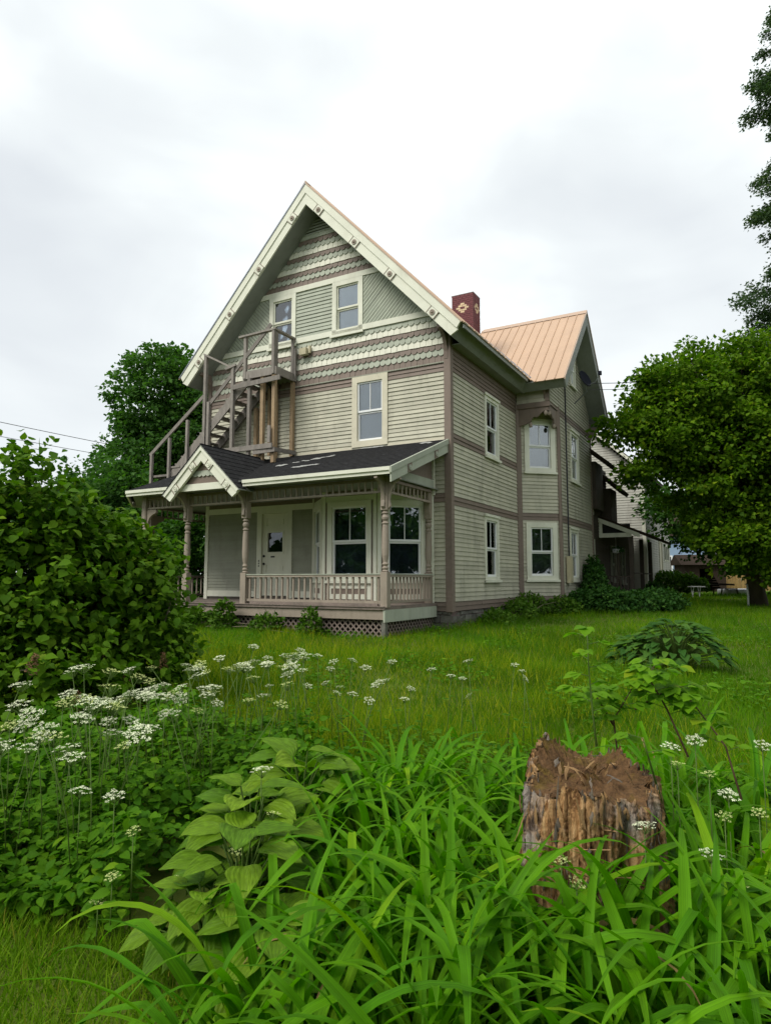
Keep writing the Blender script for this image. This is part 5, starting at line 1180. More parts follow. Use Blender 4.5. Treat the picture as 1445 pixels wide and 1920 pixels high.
lilac((-3.4, 6.6, gz(-3.4, 6.6)), [(-3.6, 6.7, 1.5, .95, .85, 1.15), (-4.2, 6.2, 1.2, .9, .8, 1.25), (-3.3, 6.4, .8, .95, .75, .7), (-3.1, 6.9, 1.7, .55, .6, .65), (-3.6, 6.6, 2.55, .32, .32, .40), (-4.2, 6.4, 2.2, .5, .5, .5), (-3.4, 6.0, .55, 1.2, .7, .42)], 15500, 300, .082, 'tall lilac bush with dark heart-shaped leaves and dry brown blooms', 20, 4)
lilac((-2.75, 7.4, gz(-2.75, 7.4)), [(-2.78, 7.4, 1.18, .62, .7, .95), (-2.52, 7.2, .8, .50, .55, .6), (-2.75, 7.6, 1.6, .42, .5, .42), (-3.3, 7.5, 1.45, .8, .6, .9), (-2.75, 7.0, .5, .7, .6, .40)], 9500, 280, .078, 'lower lilac bush beside the porch posts with lighter green leaves', 12, 4)

# ------------------------------------------------------------------ goutweed
def floret_disc(nu, R_, seed, white):
    g = np.random.default_rng(seed); P = []; 
    for i in range(nu):
        rr = R_ * math.sqrt((i + .5) / nu); a = i * 2.39996 + g.normal() * .12; c = np.array([rr * math.cos(a), rr * math.sin(a), -rr * rr / R_ * .22 + g.normal() * .003])
        m = 11
        for j in range(m):
            q = R_ * .19 * math.sqrt((j + .5) / m); b = j * 2.39996; P.append(c + np.array([q * math.cos(b), q * math.sin(b), -.0 + (g.random() - .5) * .004]))
    P = np.array(P); n = len(P); nn = np.array([0, 0, 1.0]) + g.normal(size=(n, 3)) * .35; ax = g.normal(size=(n, 3)); ax[:, 2] *= .2
    tv = np.array([(-.5, -.5, 0), (.5, -.5, 0), (.5, .5, .05), (-.5, .5, 0)]); V, F = scatter(tv, np.array([(0, 1, 2), (0, 2, 3)]), frames(ax, nn), P, R_ * .078 * g.uniform(.6, 1.3, n))
    return V, F
um = [np_mesh('umbel', *floret_disc(15 + i % 3 * 2, .045, 20 + i, True), G['umbel']) for i in range(4)]
umg = [np_mesh('umbel', *floret_disc(13, .040, 40 + i, False), G['umbelg']) for i in range(3)]
def ray_mesh(nu=15, R_=.045):
    mb = MB()
    for i in range(nu):
        rr = R_ * math.sqrt((i + .5) / nu); a = i * 2.39996; mb.tube([(0, 0, -.045), (rr * math.cos(a), rr * math.sin(a), -rr * rr / R_ * .22 - .004)], .0009, 3, False)
    return mb.mesh('umbel_rays', G['stem'])
rays = ray_mesh(); gl_me = np_mesh('leaf', TO_V, TO_F, G['gout'], True)
def gout(x, y, h, tilt, s, green, label, group):
    z = gz(x, y); root = empty('goutweed', (x, y, z), label=label, cat='wildflower', group=group)
    top = np.array([tilt[0] * h, tilt[1] * h, h]); MB().tube([(0, 0, 0), tuple(top * np.array([.3, .3, .5])), tuple(top)], [.0035, .003, .0022], 5).obj('stem', G['stem'], root, True)
    up = np.array([[tilt[0] * .9 + rng.normal() * .12, tilt[1] * .9 - .25 + rng.normal() * .12, 1.0]]); fr = frames(rng.normal(size=(1, 3)) * np.array([1, 1, .1]), up)[0]
    for me in ((umg if green else um)[rng.integers(0, 3)], rays): o = link(me.name.split('.')[0], me, None, root); set_m(o, fr, top + fr[:, 2] * .012, s)
    for q in range(2):
        a = rng.random() * 6.28; t = rng.uniform(.35, .75)
        for b in (-.5, 0, .5): o = link('leaf', gl_me, None, root); set_m(o, frames(np.array([[math.cos(a + b), math.sin(a + b), .1]]), np.array([[0, 0, 1.]]))[0], top * np.array([t * .6, t * .6, t]) + np.array([math.cos(a), math.sin(a), 0]) * .03, .055)
gl_ = 'white flat-topped goutweed flower on a thin stem beside the lilac'
for i in range(100):
    t = rng.random(); x = -2.1 + 1.35 * t + rng.normal() * .22; y = 3.35 + 2.2 * t + rng.normal() * .30; y = max(y, 3.15); gout(x, y, rng.uniform(.62, .92), (rng.normal() * .18 - .02, rng.normal() * .12 - .05), rng.uniform(1.0, 1.55) * (1.1 if y < 4 else .9), i % 3 == 0, gl_ if i % 3 else 'pale green goutweed flower head among the white ones', 'goutweed flowers in front of the lilac' if i % 3 else 'greenish goutweed heads in front of the lilac')
for i in range(20):
    x = -1.05 + .95 * rng.random(); y = 5.0 + 1.1 * rng.random(); gout(x, y, rng.uniform(.55, .85), (rng.normal() * .12, -.03), rng.uniform(.8, 1.15), False, 'small white goutweed flower at the edge of the lawn past the hosta', 'goutweed at the lawn edge')
for i in range(12):
    x = -.1 + 1.5 * rng.random(); y = 4.9 + .9 * rng.random(); gout(x, y, rng.uniform(.55, .85), (rng.normal() * .12, -.03), rng.uniform(.65, .9), False, 'small white goutweed flower standing behind the daylilies', 'goutweed behind the daylilies')
for px_, py_, d_, g_ in ((1262, 1403, 3.1, 0), (1308, 1390, 3.2, 0), (1372, 1493, 2.9, 0), (1275, 1436, 3.0, 1), (1335, 1455, 3.0, 1), (1365, 1535, 2.8, 1), (1056, 1621, 2.55, 1), (1213, 1553, 2.7, 0), (1398, 1668, 2.5, 1), (1340, 1608, 2.6, 0), (1085, 1665, 2.5, 1), (1435, 1400, 3.3, 0), (1430, 1530, 2.9, 1)):
    w = px2w(px_, py_, d_); h = w.z - gz(w.x, w.y + .1); gout(w.x, w.y + .03, h, (.0, 0), .95 if not g_ else .8, bool(g_), 'white goutweed flower among the daylilies right of the stump' if not g_ else 'yellowish green goutweed head among the daylilies by the stump', 'white goutweed by the stump' if not g_ else 'green goutweed by the stump')
for px_, py_, d_, g_ in ((488, 1448, 3.3, 0), (510, 1533, 3.1, 1), (320, 1660, 3.0, 1), (440, 1605, 3.0, 1), (178, 1700, 3.0, 1), (210, 1497, 3.25, 0), (145, 1487, 3.3, 0), (245, 1565, 3.1, 1), (205, 1652, 3.0, 1)):
    w = px2w(px_, py_, d_); gout(w.x, w.y + .03, w.z - gz(w.x, w.y), (0, 0), 1.15 if not g_ else .85, bool(g_), 'white goutweed flower rising over the hosta leaves' if not g_ else 'small green goutweed head over the hosta leaves', 'white goutweed over the hosta' if not g_ else 'green goutweed over the hosta')
# carpet of goutweed leaves
def carpet(n, fx, h0, h1, s0, s1, name, label, mat):
    xy = fx(n); n = len(xy); z = ground(xy[:, 0], xy[:, 1]) + h0 + (h1 - h0) * rng.random(n) ** .7 * (.62 + .38 * np.sin(xy[:, 0] * 5.3 + 1.5 * np.sin(xy[:, 1] * 4)) * np.sin(xy[:, 1] * 4.7 + xy[:, 0])); P = np.column_stack([xy, z])
    ax = rng.normal(size=(n, 3)); ax[:, 2] = ax[:, 2] * .3 - .25; ax[:, 1] -= .25; nn = np.array([0, -.25, 1.0]) + rng.normal(size=(n, 3)) * .38
    V, F = scatter(TO_V, TO_F, frames(ax, nn), P, s0 + (s1 - s0) * rng.random(n)); put(name, V, F, mat, smooth=True, label=label, cat='ground cover', kind='stuff')
def reg_left(n):
    x = -4.2 + 4.4 * rng.random(n); y = 2.75 + 3.9 * rng.random(n); lo = 2.9 + (-.55 - x) * .24; hi = np.interp(x, [-3.4, -1.2, -.4, .2], [6.4, 6.0, 4.9, 4.5])
    k = (y > lo) & (y < hi) & (x < .1 + (y - 4) * .3) & (np.hypot((x + .6) / .55, (y - 3.35) / .95) > 1); return np.column_stack([x, y])[k]
carpet(46000, reg_left, .04, .50, .035, .085, 'goutweed_leaves', 'dense carpet of green goutweed leaves around the hosta', G['gout'])
def reg_mid(n):
    x = -.7 + 3.4 * rng.random(n); y = 2.2 + 2.7 * rng.random(n); k = (np.hypot(x - .93, y - 3.1) > .36); return np.column_stack([x, y])[k]
carpet(9000, reg_mid, .02, .24, .05, .09, 'bed_leaves', 'low dark green leaves under the daylily blades', G['gout'])

# ------------------------------------------------------------------ daylilies
def blade_mesh(bend, kink, wd, ln, twist, nseg=13):
    V = []; F = []; p = np.array([0., 0., 0.]); phi = R(6); dl = ln / nseg
    for i in range(nseg + 1):
        s = i / nseg; w_ = wd * (.62 + .38 * min(1, s * 4)) * (1 - max(0, s - .35) ** 1.7 * 1.95) if s < 1 else 0.0
        w_ = max(w_, .0006); tw_ = twist * s; fold = .45 * (1 - .5 * s)
        t = np.array([math.sin(phi), 0, math.cos(phi)]); nrm = np.array([-math.cos(phi), 0, math.sin(phi)]); side = np.array([0, 1., 0])
        sd = side * math.cos(tw_) + nrm * math.sin(tw_); nm = nrm * math.cos(tw_) - side * math.sin(tw_)
        V += [p - sd * w_ / 2 + nm * w_ * fold * .5, p, p + sd * w_ / 2 + nm * w_ * fold * .5]
        p = p + t * dl; phi += R(bend) / nseg * (2.1 * s + .15) + (R(kink) if abs(s - .55) < .5 / nseg else 0)
    for i in range(nseg):
        for j in (0, 1): a = i * 3 + j; F.append((a, a + 1, a + 4, a + 3))
    return np_mesh('blade', np.array(V), np.array(F), G['lily'], True)
blades = [blade_mesh(b, k, w_, 1.0, t) for b, k, w_, t in [(65, 0, .036, .1), (100, 0, .038, -.2), (115, 0, .040, .3), (130, 0, .036, -.1), (110, 0, .038, .2), (125, 0, .034, 0), (140, 0, .036, -.3), (150, 0, .038, .25), (70, 45, .040, .1), (55, 70, .036, -.2), (90, 30, .040, .4), (45, 95, .038, .1), (100, 0, .042, .5), (120, 0, .040, -.5), (135, 0, .034, .6), (45, 0, .036, 0)]]
G['dry'] = leafmat('dry_blade', (.20, .14, .05), (.28, .20, .08), trans=.2, obj=True)
dryb = [m_.copy() for m_ in blades[2:7]]
for m_ in dryb: m_.materials[0] = G['dry']
def daylily(x, y, nb, ln, label, group, bias=None):
    z = gz(x, y); root = empty('daylily_clump', (x, y, z), label=label, cat='daylily', group=group)
    for i in range(nb):
        a = rng.random() * 6.283
        if bias is not None and rng.random() < .45: a = bias + rng.normal() * .7
        r_ = rng.random() ** .6 * .17; o = link('blade', dryb[rng.integers(0, len(dryb))] if rng.random() < .012 else blades[rng.integers(0, len(blades))], None, root)
        o.location = (r_ * math.cos(a), r_ * math.sin(a), -.02); o.rotation_euler = (R(rng.normal() * 9), R(rng.uniform(2, 26)), a + rng.normal() * .35)
        l_ = ln * rng.uniform(.72, 1.15); o.scale = (l_, 1.15 * rng.uniform(.65, 1.2), l_)
def where(x): return 'clump of arching daylily blades spilling over the hosta leaves' if x < 0 else 'clump of arching daylily blades left of and before the stump' if x < .55 else 'clump of arching daylily blades covering the foot of the stump' if x < 1.25 else 'clump of arching daylily blades before the goutweed right of the stump'
front = [(-.34, 2.45), (.0, 2.18), (.30, 2.40), (.58, 2.14), (.85, 2.36), (1.15, 2.14), (1.42, 2.38), (1.72, 2.2), (-.12, 2.72), (.22, 2.78), (.52, 2.62), (1.95, 2.5), (-.30, 2.02), (1.35, 1.90), (.33, 1.92), (.85, 1.92), (.70, 2.66), (1.00, 2.62), (1.25, 2.66), (.86, 2.50)]
for x, y in front: daylily(x + rng.normal() * .04, y + rng.normal() * .04, 29, rng.uniform(.82, 1.02), where(x), 'daylily clumps in front of the stump', -1.57 - .5)
for x, y in [(1.40, 2.78), (1.72, 2.75), (2.05, 2.95), (1.55, 3.15), (1.9, 3.35), (2.25, 3.4), (2.32, 2.45), (2.55, 2.85), (2.75, 3.3)]: daylily(x, y, 22, rng.uniform(.72, .90), 'clump of upright daylily blades right of the stump', 'daylily clumps right of the stump')
for x, y in [(-.15, 3.15), (.16, 3.2), (.40, 3.02), (-.05, 3.6), (.30, 3.62), (.60, 3.68), (.05, 4.05), (.45, 4.15), (-.22, 4.05), (.2, 4.5)]: daylily(x, y, 25, rng.uniform(.74, .92), 'clump of daylily blades between the hosta and the stump', 'daylily clumps left of the stump')
for x, y in [(.95, 3.85), (1.3, 3.75), (.85, 4.35), (1.3, 4.3), (1.75, 3.95), (2.2, 4.0), (1.8, 4.45)]: daylily(x, y, 22, rng.uniform(.66, .84), 'clump of daylily blades behind the stump', 'daylily clumps behind the stump')

# ------------------------------------------------------------------ hostas
def hosta_mesh(seed, wd=.62):
    g = np.random.default_rng(seed); nu, nv = 31, 12; V = []; F = []; cu = g.uniform(.35, .75); wav = g.uniform(.01, .035); ph = g.random() * 6
    for j in range(nv):
        t = j / (nv - 1); half = wd / 2 * (math.sin(math.pi * min(1, t ** .72)) ** .75) * (1.08 - .25 * t) if 0 < t < 1 else .004
        for i in range(nu):
            s = (i / (nu - 1)) * 2 - 1; x = half * s; y = t * (1 - .03 * s * s)
            z = -cu * t * t * .5 + .16 * abs(s) * half * 1.8 + wav * math.sin(t * 9 + ph + s) * abs(s) ** 2 + .0125 * math.cos(s * math.pi * 7) * (1 - t * .5) * (half / (wd / 2))
            V.append((x, y, z))
    for j in range(nv - 1):
        for i in range(nu - 1): a = j * nu + i; F.append((a, a + 1, a + nu + 1, a + nu))
    return np.array(V), np.array(F)
hm = [np_mesh('leaf', *hosta_mesh(60 + i, .68 + .05 * (i % 4)), G['hosta'], True) for i in range(7)]
hmd = [np_mesh('leaf', *hosta_mesh(80 + i, .62), G['hostad'], True) for i in range(4)]
def hosta(x, y, nl, rad, hgt, size, meshes, label, name='hosta_plant', group=None):
    z = gz(x, y); root = empty(name, (x, y, z), label=label, cat='hosta', group=group)
    for i in range(nl):
        t = (i + .5) / nl; a = i * 2.39996 + rng.normal() * .25; r_ = rad * math.sqrt(t) * .8; zz = hgt * (1.05 - .75 * t) + rng.normal() * .02
        el_ = .35 - .75 * t + rng.normal() * .15; d_ = np.array([math.cos(a), math.sin(a), el_]); nn = np.array([math.cos(a) * .35 * t, math.sin(a) * .35 * t - .15, 1.0]) + rng.normal(size=3) * .12
        o = link('leaf', meshes[i % len(meshes)], None, root); p = np.array([r_ * math.cos(a), r_ * math.sin(a), max(zz, .06)]); set_m(o, frames(d_[None], nn[None])[0], p, size * rng.uniform(.75, 1.15))
        MB().tube([(0, 0, 0), tuple(p * np.array([.5, .5, .75])), tuple(p)], [.006, .005, .004], 5, False).obj('petiole', G['stem'], root, True)
for x, y, nl, rad, hg, sz, lb in [(-.74, 2.92, 20, .24, .32, .18, 'low hosta with ribbed leaves hanging over the short grass'), (-.62, 3.05, 30, .32, .46, .21, 'hosta with broad ribbed leaves beside the front daylily blades'), (-.66, 3.42, 30, .34, .50, .22, 'hosta with cupped yellow-green leaves in the middle of the bed'), (-.48, 3.95, 28, .32, .52, .23, 'hosta with pale wavy leaves at the back of the bed toward the lawn'), (-.42, 2.72, 18, .26, .30, .19, 'small hosta half hidden under arching daylily blades')]:
    hosta(x, y, nl, rad, hg, sz, hm, lb, group='ribbed hostas of the bed')
hosta(4.15, 9.7, 240, .86, .66, .175, hmd, 'dark green leafy clump standing alone on the lawn', name='leafy_clump')
hosta(3.65, 9.9, 70, .45, .42, .19, hmd, 'low dark leafy clump beside the larger clump on the lawn', name='leafy_clump')

# ------------------------------------------------------------------ stump
sx0, sy0 = .90, 3.08; sz0 = gz(sx0, sy0) - .05
stump = empty('tree_stump', (sx0, sy0, sz0), label='rotten brown tree stump with crumbling sides and mossy top among the daylilies', cat='stump')
def stump_mat():
    m, t, o = new_mat('rotten_wood'); l = t.links.new; c = N(t, 'ShaderNodeTexCoord')
    mp_ = N(t, 'ShaderNodeMapping'); mp_.inputs['Scale'].default_value = (1, 1, .24); l(c.outputs['Object'], mp_.inputs[0])
    n1_ = N(t, 'ShaderNodeTexNoise', i_Scale=26.0, i_Detail=9.0, i_Roughness=.7, i_Distortion=.6); l(mp_.outputs[0], n1_.inputs['Vector'])
    n2_ = N(t, 'ShaderNodeTexNoise', i_Scale=5.0, i_Detail=5.0); l(c.outputs['Object'], n2_.inputs['Vector'])
    r1 = N(t, 'ShaderNodeValToRGB'); e0 = r1.color_ramp.elements; e0[0].position = .30; e0[0].color = (.018, .010, .006, 1); e0[1].position = .72; e0[1].color = (.78, .54, .28, 1)
    for p, c_ in ((.41, (.17, .085, .036, 1)), (.51, (.46, .26, .11, 1))): q = r1.color_ramp.elements.new(p); q.color = c_
    l(n1_.outputs['Fac'], r1.inputs[0])
    mr = N(t, 'ShaderNodeMapRange'); mr.inputs[1].default_value = .50; mr.inputs[2].default_value = .64; l(n2_.outputs['Fac'], mr.inputs[0])
    hs = N(t, 'ShaderNodeHueSaturation'); hs.inputs['Saturation'].default_value = .35; hs.inputs['Value'].default_value = .85; l(r1.outputs[0], hs.inputs['Color'])
    mx = N(t, 'ShaderNodeMix'); mx.data_type = 'RGBA'; l(mr.outputs[0], mx.inputs[0]); l(r1.outputs[0], mx.inputs[6]); l(hs.outputs[0], mx.inputs[7])
    b = N(t, 'ShaderNodeBsdfPrincipled'); b.inputs['Roughness'].default_value = .9; b.inputs['Specular IOR Level'].default_value = .15; l(mx.outputs[2], b.inputs['Base Color'])
    bp_ = N(t, 'ShaderNodeBump'); bp_.inputs['Strength'].default_value = 1.0; bp_.inputs['Distance'].default_value = .03; l(n1_.outputs['Fac'], bp_.inputs['Height']); l(bp_.outputs[0], b.inputs['Normal']); l(b.outputs[0], o.inputs['Surface'])
    return m
RW = stump_mat(); M['mossb'] = surf('brown_moss', (.115, .062, .026), .95, .5, 40, stain=(.16, .115, .012), stain_amt=.95, stain_scale=6, stain_stretch=(1, 1, 1), bump=1.0, bump_scale=90)
na, nz = 300, 90
g = np.random.default_rng(5); f1 = g.random(12) * 6.28; Ht = .82
def sm(v, k): return np.convolve(np.tile(v, 3), np.ones(k) / k, 'same')[len(v):2 * len(v)]
fib = sm(g.normal(size=na), 2) * 1.25; fib2 = sm(g.normal(size=na), 9) * 2.4; fibt = g.random(na) * 6.28; low = sm(g.normal(size=na), 25) * 4
def top_h(a): return Ht - .06 + .028 * math.sin(a) + .018 * math.sin(a * 3 + 1.0) + .020 * math.sin(a * 5 + f1[0]) + .065 * max(0, math.cos(a - 2.2)) ** 10 + .03 * max(0, math.cos(a - .9)) ** 14
def rbase(a): return .315 + .035 * math.sin(2 * a + f1[1]) + .022 * math.sin(3 * a + f1[2]) + .014 * math.sin(7 * a + f1[3])
def ang(a, c): return (a - c + math.pi) % (2 * math.pi) - math.pi
def rsurf(a, t):
    i = int(a / (2 * math.pi) * na) % na
    r_ = rbase(a) * (1.0 + .16 * (1 - t) ** 3 - .11 * max(0, (t - .62) / .38) ** 2)
    er = .020 * fib[i] * (.45 + .55 * math.sin(t * 9 + fibt[i])) + .017 * fib2[i] * math.sin(t * 5 + low[i]) + .012 * low[i] * math.cos(t * 4 + 1)
    hol = .10 * math.exp(-(ang(a, 4.95) / .24) ** 2) * math.exp(-((t - .66) / .20) ** 2) + .055 * math.exp(-(ang(a, 5.3) / .09) ** 2) * math.exp(-((t - .5) / .33) ** 2) + .04 * math.exp(-(ang(a, 4.3) / .16) ** 2) * math.exp(-((t - .30) / .16) ** 2)
    return r_ + er - hol
V = []; F = []; jag = sm(g.normal(size=na), 2) * .016 + sm(g.normal(size=na), 7) * .03
for j in range(nz):
    t = j / (nz - 1)
    for i in range(na):
        a = 2 * math.pi * i / na; r_ = rsurf(a, t) + .0035 * g.normal(); V.append((r_ * math.cos(a), r_ * math.sin(a), t * (top_h(a) + jag[i] * (t > .8) * (t - .8) * 5)))
for j in range(nz - 1):
    for i in range(na): F.append((j * na + i, j * na + (i + 1) % na, (j + 1) * na + (i + 1) % na, (j + 1) * na + i))
put('trunk_wall', np.array(V), np.array(F), RW, stump)
V = []; F = []; nr = 22; hum = g.random((6, 3)) * 6.28                       # crumbled, mossy top
for j in range(nr + 1):
    q = j / nr
    for i in range(na):
        a = 2 * math.pi * i / na; r_ = (rsurf(a, .985) - .008) * q; x_, y_ = r_ * math.cos(a), r_ * math.sin(a)
        z = top_h(a) * q ** 3 + (Ht - .055) * (1 - q ** 3) - .035 * math.sin(q * 3.14) + (1 - q ** 4) * (.022 * math.sin(x_ * 21 + hum[0, 0]) * math.sin(y_ * 24 + hum[0, 1]) + .014 * math.sin(x_ * 55 + y_ * 30) * math.sin(y_ * 61 + 1)) + g.normal() * .0035 + (q > .9) * jag[i] * (q - .9) * 5
        V.append((x_, y_, z - .004))
for j in range(nr):
    for i in range(na): F.append((j * na + i, j * na + (i + 1) % na, (j + 1) * na + (i + 1) % na, (j + 1) * na + i))
put('mossy_top', np.array(V), np.array(F), M['mossb'], stump)
M['splint'] = surf('splinter_wood', (.36, .22, .10), .9, .4, 60, stretch=(1, 1, .3), obj_var=.45, bump=.8); M['splintd'] = surf('grey_splinter', (.19, .155, .12), .9, .4, 60, stretch=(1, 1, .3), obj_var=.4, bump=.8)
def sliver(seed, mat):
    q = np.random.default_rng(seed); V = []; n = 6
    for k in range(n):
        t = k / (n - 1); w_ = .11 * math.sin(math.pi * (.08 + .84 * t)) * q.uniform(.6, 1.3); x_ = q.normal() * .03; d_ = .05 * math.sin(t * 3) + q.normal() * .02
        V += [(x_ - w_, d_, t - .5), (x_, d_ + .06, t - .5), (x_ + w_, d_, t - .5)]
    F = [(k * 3 + j, k * 3 + j + 1, k * 3 + j + 4, k * 3 + j + 3) for k in range(n - 1) for j in (0, 1)]
    return np_mesh('splinter', np.array(V), np.array(F), M[mat])
slv = [sliver(i, 'splint') for i in range(5)] + [sliver(9 + i, 'splintd') for i in range(4)]
def stick(a, z, ln, wd_, out_=0.0, tl=.0, up=0):
    t = min(.99, z / top_h(a)); rr = rsurf(a, t) + .004 + out_; o = link('splinter', slv[rng.integers(0, len(slv))], None, stump)
    xx = np.array([-math.sin(a), math.cos(a), 0]); yy = np.array([math.cos(a), math.sin(a), 0]); zz = np.array([0, 0, 1.0]) + yy * rng.normal() * .10 + xx * (rng.normal() * .16 + tl); zz /= np.linalg.norm(zz); xx = np.cross(yy, zz); xx /= np.linalg.norm(xx); yy = np.cross(zz, xx)
    Mx = np.stack([xx * wd_ / ln, yy * wd_ / ln, zz], 1); set_m(o, Mx, (rr * math.cos(a), rr * math.sin(a), z), ln)
for i in range(290):
    a = rng.uniform(3.2, 6.2); stick(a, rng.uniform(.10, .97) * top_h(a), rng.uniform(.03, .12) * (1.7 if rng.random() < .12 else 1), rng.uniform(.03, .085), rng.uniform(-.004, .006))
for i in range(60): a = rng.random() * 6.28; stick(a, top_h(a) - .015, rng.uniform(.04, .09), rng.uniform(.04, .10), -.012)
for i in range(26):                                                        # crumbs and bark scraps lying on the top
    a = rng.random() * 6.28; q = rng.random() ** .5 * .8; o = link('bark_scrap', slv[rng.integers(0, len(slv))], None, stump); fr_ = frames(unit(1), unit(1) * .4 + np.array([[0, 0, 1.]]))[0]; set_m(o, fr_[:, [0, 2, 1]], (rsurf(a, .98) * q * math.cos(a), rsurf(a, .98) * q * math.sin(a), Ht - .055 + .012), rng.uniform(.03, .08))
for i in range(7): # dry stalks lying across
    a = rng.uniform(4.0, 5.4); t = rng.uniform(.45, .9); rr = rsurf(a, t) + .018; c = np.array([rr * math.cos(a), rr * math.sin(a), t * Ht * .9]); q = rng.normal(size=3) * np.array([.05, .006, .05]); MB().tube([Vector(c - q), Vector(c + q * .3 + np.array([0, -.008, 0])), Vector(c + q)], [.003, .0025, .0015], 4).obj('dry_stalk', M['splint'], stump)

# ------------------------------------------------------------------ sapling behind the stump
def sapling(base, stems, label, name='sapling', size=.10, per=5, cat='sapling', stemm='stem'):
    base = np.array(base, float); root = empty(name, base, label=label, cat=cat)
    for pts, nl, s in stems:
        pts = [np.array(p, float) - base for p in pts]; MB().tube([Vector(p) for p in pts], list(np.linspace(.006, .002, len(pts))), 6).obj('stem', G[stemm], root, True)
        for i in range(nl):
            t = .25 + .75 * (i + 1) / nl; k = min(int(t * (len(pts) - 1)), len(pts) - 2); f = t * (len(pts) - 1) - k; p = pts[k] * (1 - f) + pts[k + 1] * f; a = i * 2.4 + rng.normal() * .3
            tip = p + np.array([math.cos(a), math.sin(a), .25]) * s * .75; MB().tube([Vector(p), Vector(tip)], .0016, 4, False).obj('leaf_stalk', G['stem'], root)
            for b, sc_ in ((0, 1.0), (-.85, .85), (.85, .85)):
                d_ = np.array([[math.cos(a + b), math.sin(a + b), -.15 + rng.normal() * .12]]); o = link('leaf', sap_me, None, root); set_m(o, frames(d_, np.array([[rng.normal() * .15, -.2 + rng.normal() * .15, 1.0]]))[0], tip - d_[0] * .0, s * sc_ * rng.uniform(.8, 1.15))
sap_me = np_mesh('leaf', TO_V * np.array([1.25, 1, 1]), TO_F, G['sap'], True)
w = lambda px, py, d: tuple(px2w(px, py, d))
sapling((1.02, 3.18, .80), [([w(1118, 1400, 3.2), w(1110, 1330, 3.25), w(1103, 1250, 3.25), w(1100, 1180, 3.25)], 11, .075)], 'slender upright pale green sapling stem growing out of the stump top', size=.09)
sapling((1.25, 3.55, gz(1.25, 3.55)), [([(1.25, 3.55, gz(1.25, 3.55)), w(1150, 1350, 3.5), w(1185, 1290, 3.5), w(1250, 1255, 3.5)], 19, .09), ([w(1150, 1360, 3.5), w(1120, 1310, 3.5), w(1090, 1290, 3.45)], 11, .09), ([w(1290, 1420, 3.4), w(1250, 1330, 3.5), w(1215, 1270, 3.5), w(1230, 1240, 3.5)], 16, .09), ([w(1390, 1500, 3.3), w(1360, 1400, 3.4), w(1300, 1320, 3.5), w(1270, 1290, 3.5)], 14, .09), ([w(1190, 1330, 3.5), w(1240, 1300, 3.55), w(1300, 1290, 3.6)], 14, .09)], 'arching light green saplings with three-part leaves behind the stump', stemm='stembrown')
sapling((1.22, 3.0, .55), [([(1.22, 3.0, .55), w(1215, 1420, 2.95), w(1205, 1385, 2.9)], 2, .085)], 'small seedling with yellow-green leaves at the right edge of the stump')

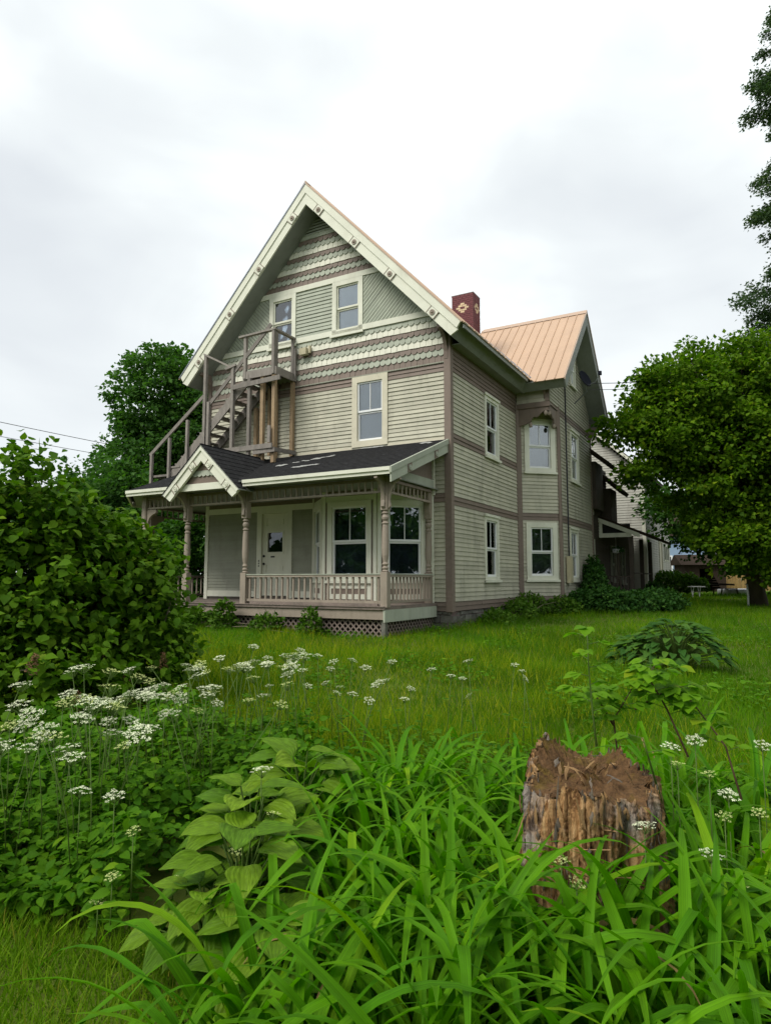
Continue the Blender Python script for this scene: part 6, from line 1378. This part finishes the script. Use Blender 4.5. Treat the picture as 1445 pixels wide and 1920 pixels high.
# ------------------------------------------------------------------ growth along the house
def bushmass(name, lobes, n, leaf, mat, label, cat='bush', hang=-.2):
    L = np.array(lobes, float); base = np.array([*L[0, :2], gz(*L[0, :2])]); root = empty(name, base, label=label, cat=cat); k = rng.choice(len(L), n, p=(L[:, 3] * L[:, 5]) / (L[:, 3] * L[:, 5]).sum())
    d = unit(n); d[:, 2] = np.abs(d[:, 2]) * np.where(rng.random(n) < .8, 1, -.4); bump_ = 1 + .18 * np.sin(d[:, 0] * 9 + k * 2) * np.sin(d[:, 1] * 8 + 1) * np.sin(d[:, 2] * 9)
    P = L[k, :3] + d * L[k, 3:6] * ((.6 + .42 * rng.random(n) ** .7) * bump_)[:, None]; g_ = ground(P[:, 0], P[:, 1]); P[:, 2] = np.maximum(P[:, 2], g_ + .03)
    ax = d * .5 + rng.normal(size=(n, 3)) * .6; ax[:, 2] += hang; V, F = scatter(TO_V, TO_F, frames(ax, d * .5 + np.array([0, 0, .8]) + rng.normal(size=(n, 3)) * .4), P, leaf * (.6 + .8 * rng.random(n)))
    put('leaves', V, F, mat, root, base, True, kind='stuff')
    for i in range(7): e_ = P[rng.integers(0, n)] - base; MB().tube([(rng.normal() * .15, rng.normal() * .15, 0), tuple(e_ * .5 + np.array([0, 0, .12])), tuple(e_)], [.012, .008, .003], 5).obj('stem', M['twig'], root, True)
def hl(lx, ly, z, *r_): p = HW(lx, ly, 0); return (p[0], p[1], z, *r_)
G['bush'] = leafmat('bush_leaf', (.018, .062, .012), (.045, .115, .02), (.075, .16, .025), trans=.28)
G['weed'] = leafmat('weed_leaf', (.045, .11, .012), (.085, .165, .016), (.11, .19, .02), trans=.3)
bushmass('rambling_bush', [hl(2.2, 6.6, .80, .85, .8, .55), hl(2.9, 7.4, .75, 1.0, .9, .50), hl(1.6, 7.9, 1.1, .45, .6, .85), hl(1.4, 8.7, 1.4, .35, .5, .95), hl(3.4, 8.4, .8, .9, .9, .5), hl(1.55, 6.2, .8, .5, .5, .5)], 15000, .10, G['bush'], 'dark rambling bush growing against the side wing wall')
bushmass('leafy_weeds', [hl(.5, 3.4, .62, .5, .9, .45), hl(.45, 4.6, .7, .5, .6, .5), hl(.55, 1.6, .55, .45, .8, .32), hl(1.2, 5.2, .7, .55, .5, .4)], 3600, .085, G['weed'], 'bright green weeds growing along the stone foundation of the side wall', 'weeds', .3)
bushmass('leafy_weeds', [hl(-5.2, -3.0, .50, .55, .35, .45), hl(-4.3, -2.9, .55, .3, .25, .62), hl(-3.1, -2.85, .45, .4, .25, .40), hl(-2.0, -2.8, .45, .25, .2, .55), hl(-6.0, -3.0, .5, .6, .4, .5)], 4200, .085, G['weed'], 'tangled green weeds in front of the porch lattice', 'weeds', .3)
bushmass('lawn_bush', [(14.6, 34.5, 1.2, 1.9, 1.2, .75), (13.4, 34.8, 1.0, 1.2, 1.0, .55)], 6000, .15, G['weed'], 'rounded mound of tall green grass beside the barn corner', 'bush', .5)
bushmass('potted_shrub', [(*HW(2.75, 12.9, 0)[:2], 1.05, .35, .5, .45)], 900, .10, G['bush'], 'small dark shrub by the back porch step', 'shrub')
bushmass('porch_ivy', [(*HW(1.5, 12.65, 0)[:2], 2.72, .22, .22, .14)], 260, .07, G['bush'], 'trailing plant leaves over the white hanging basket', 'plant')
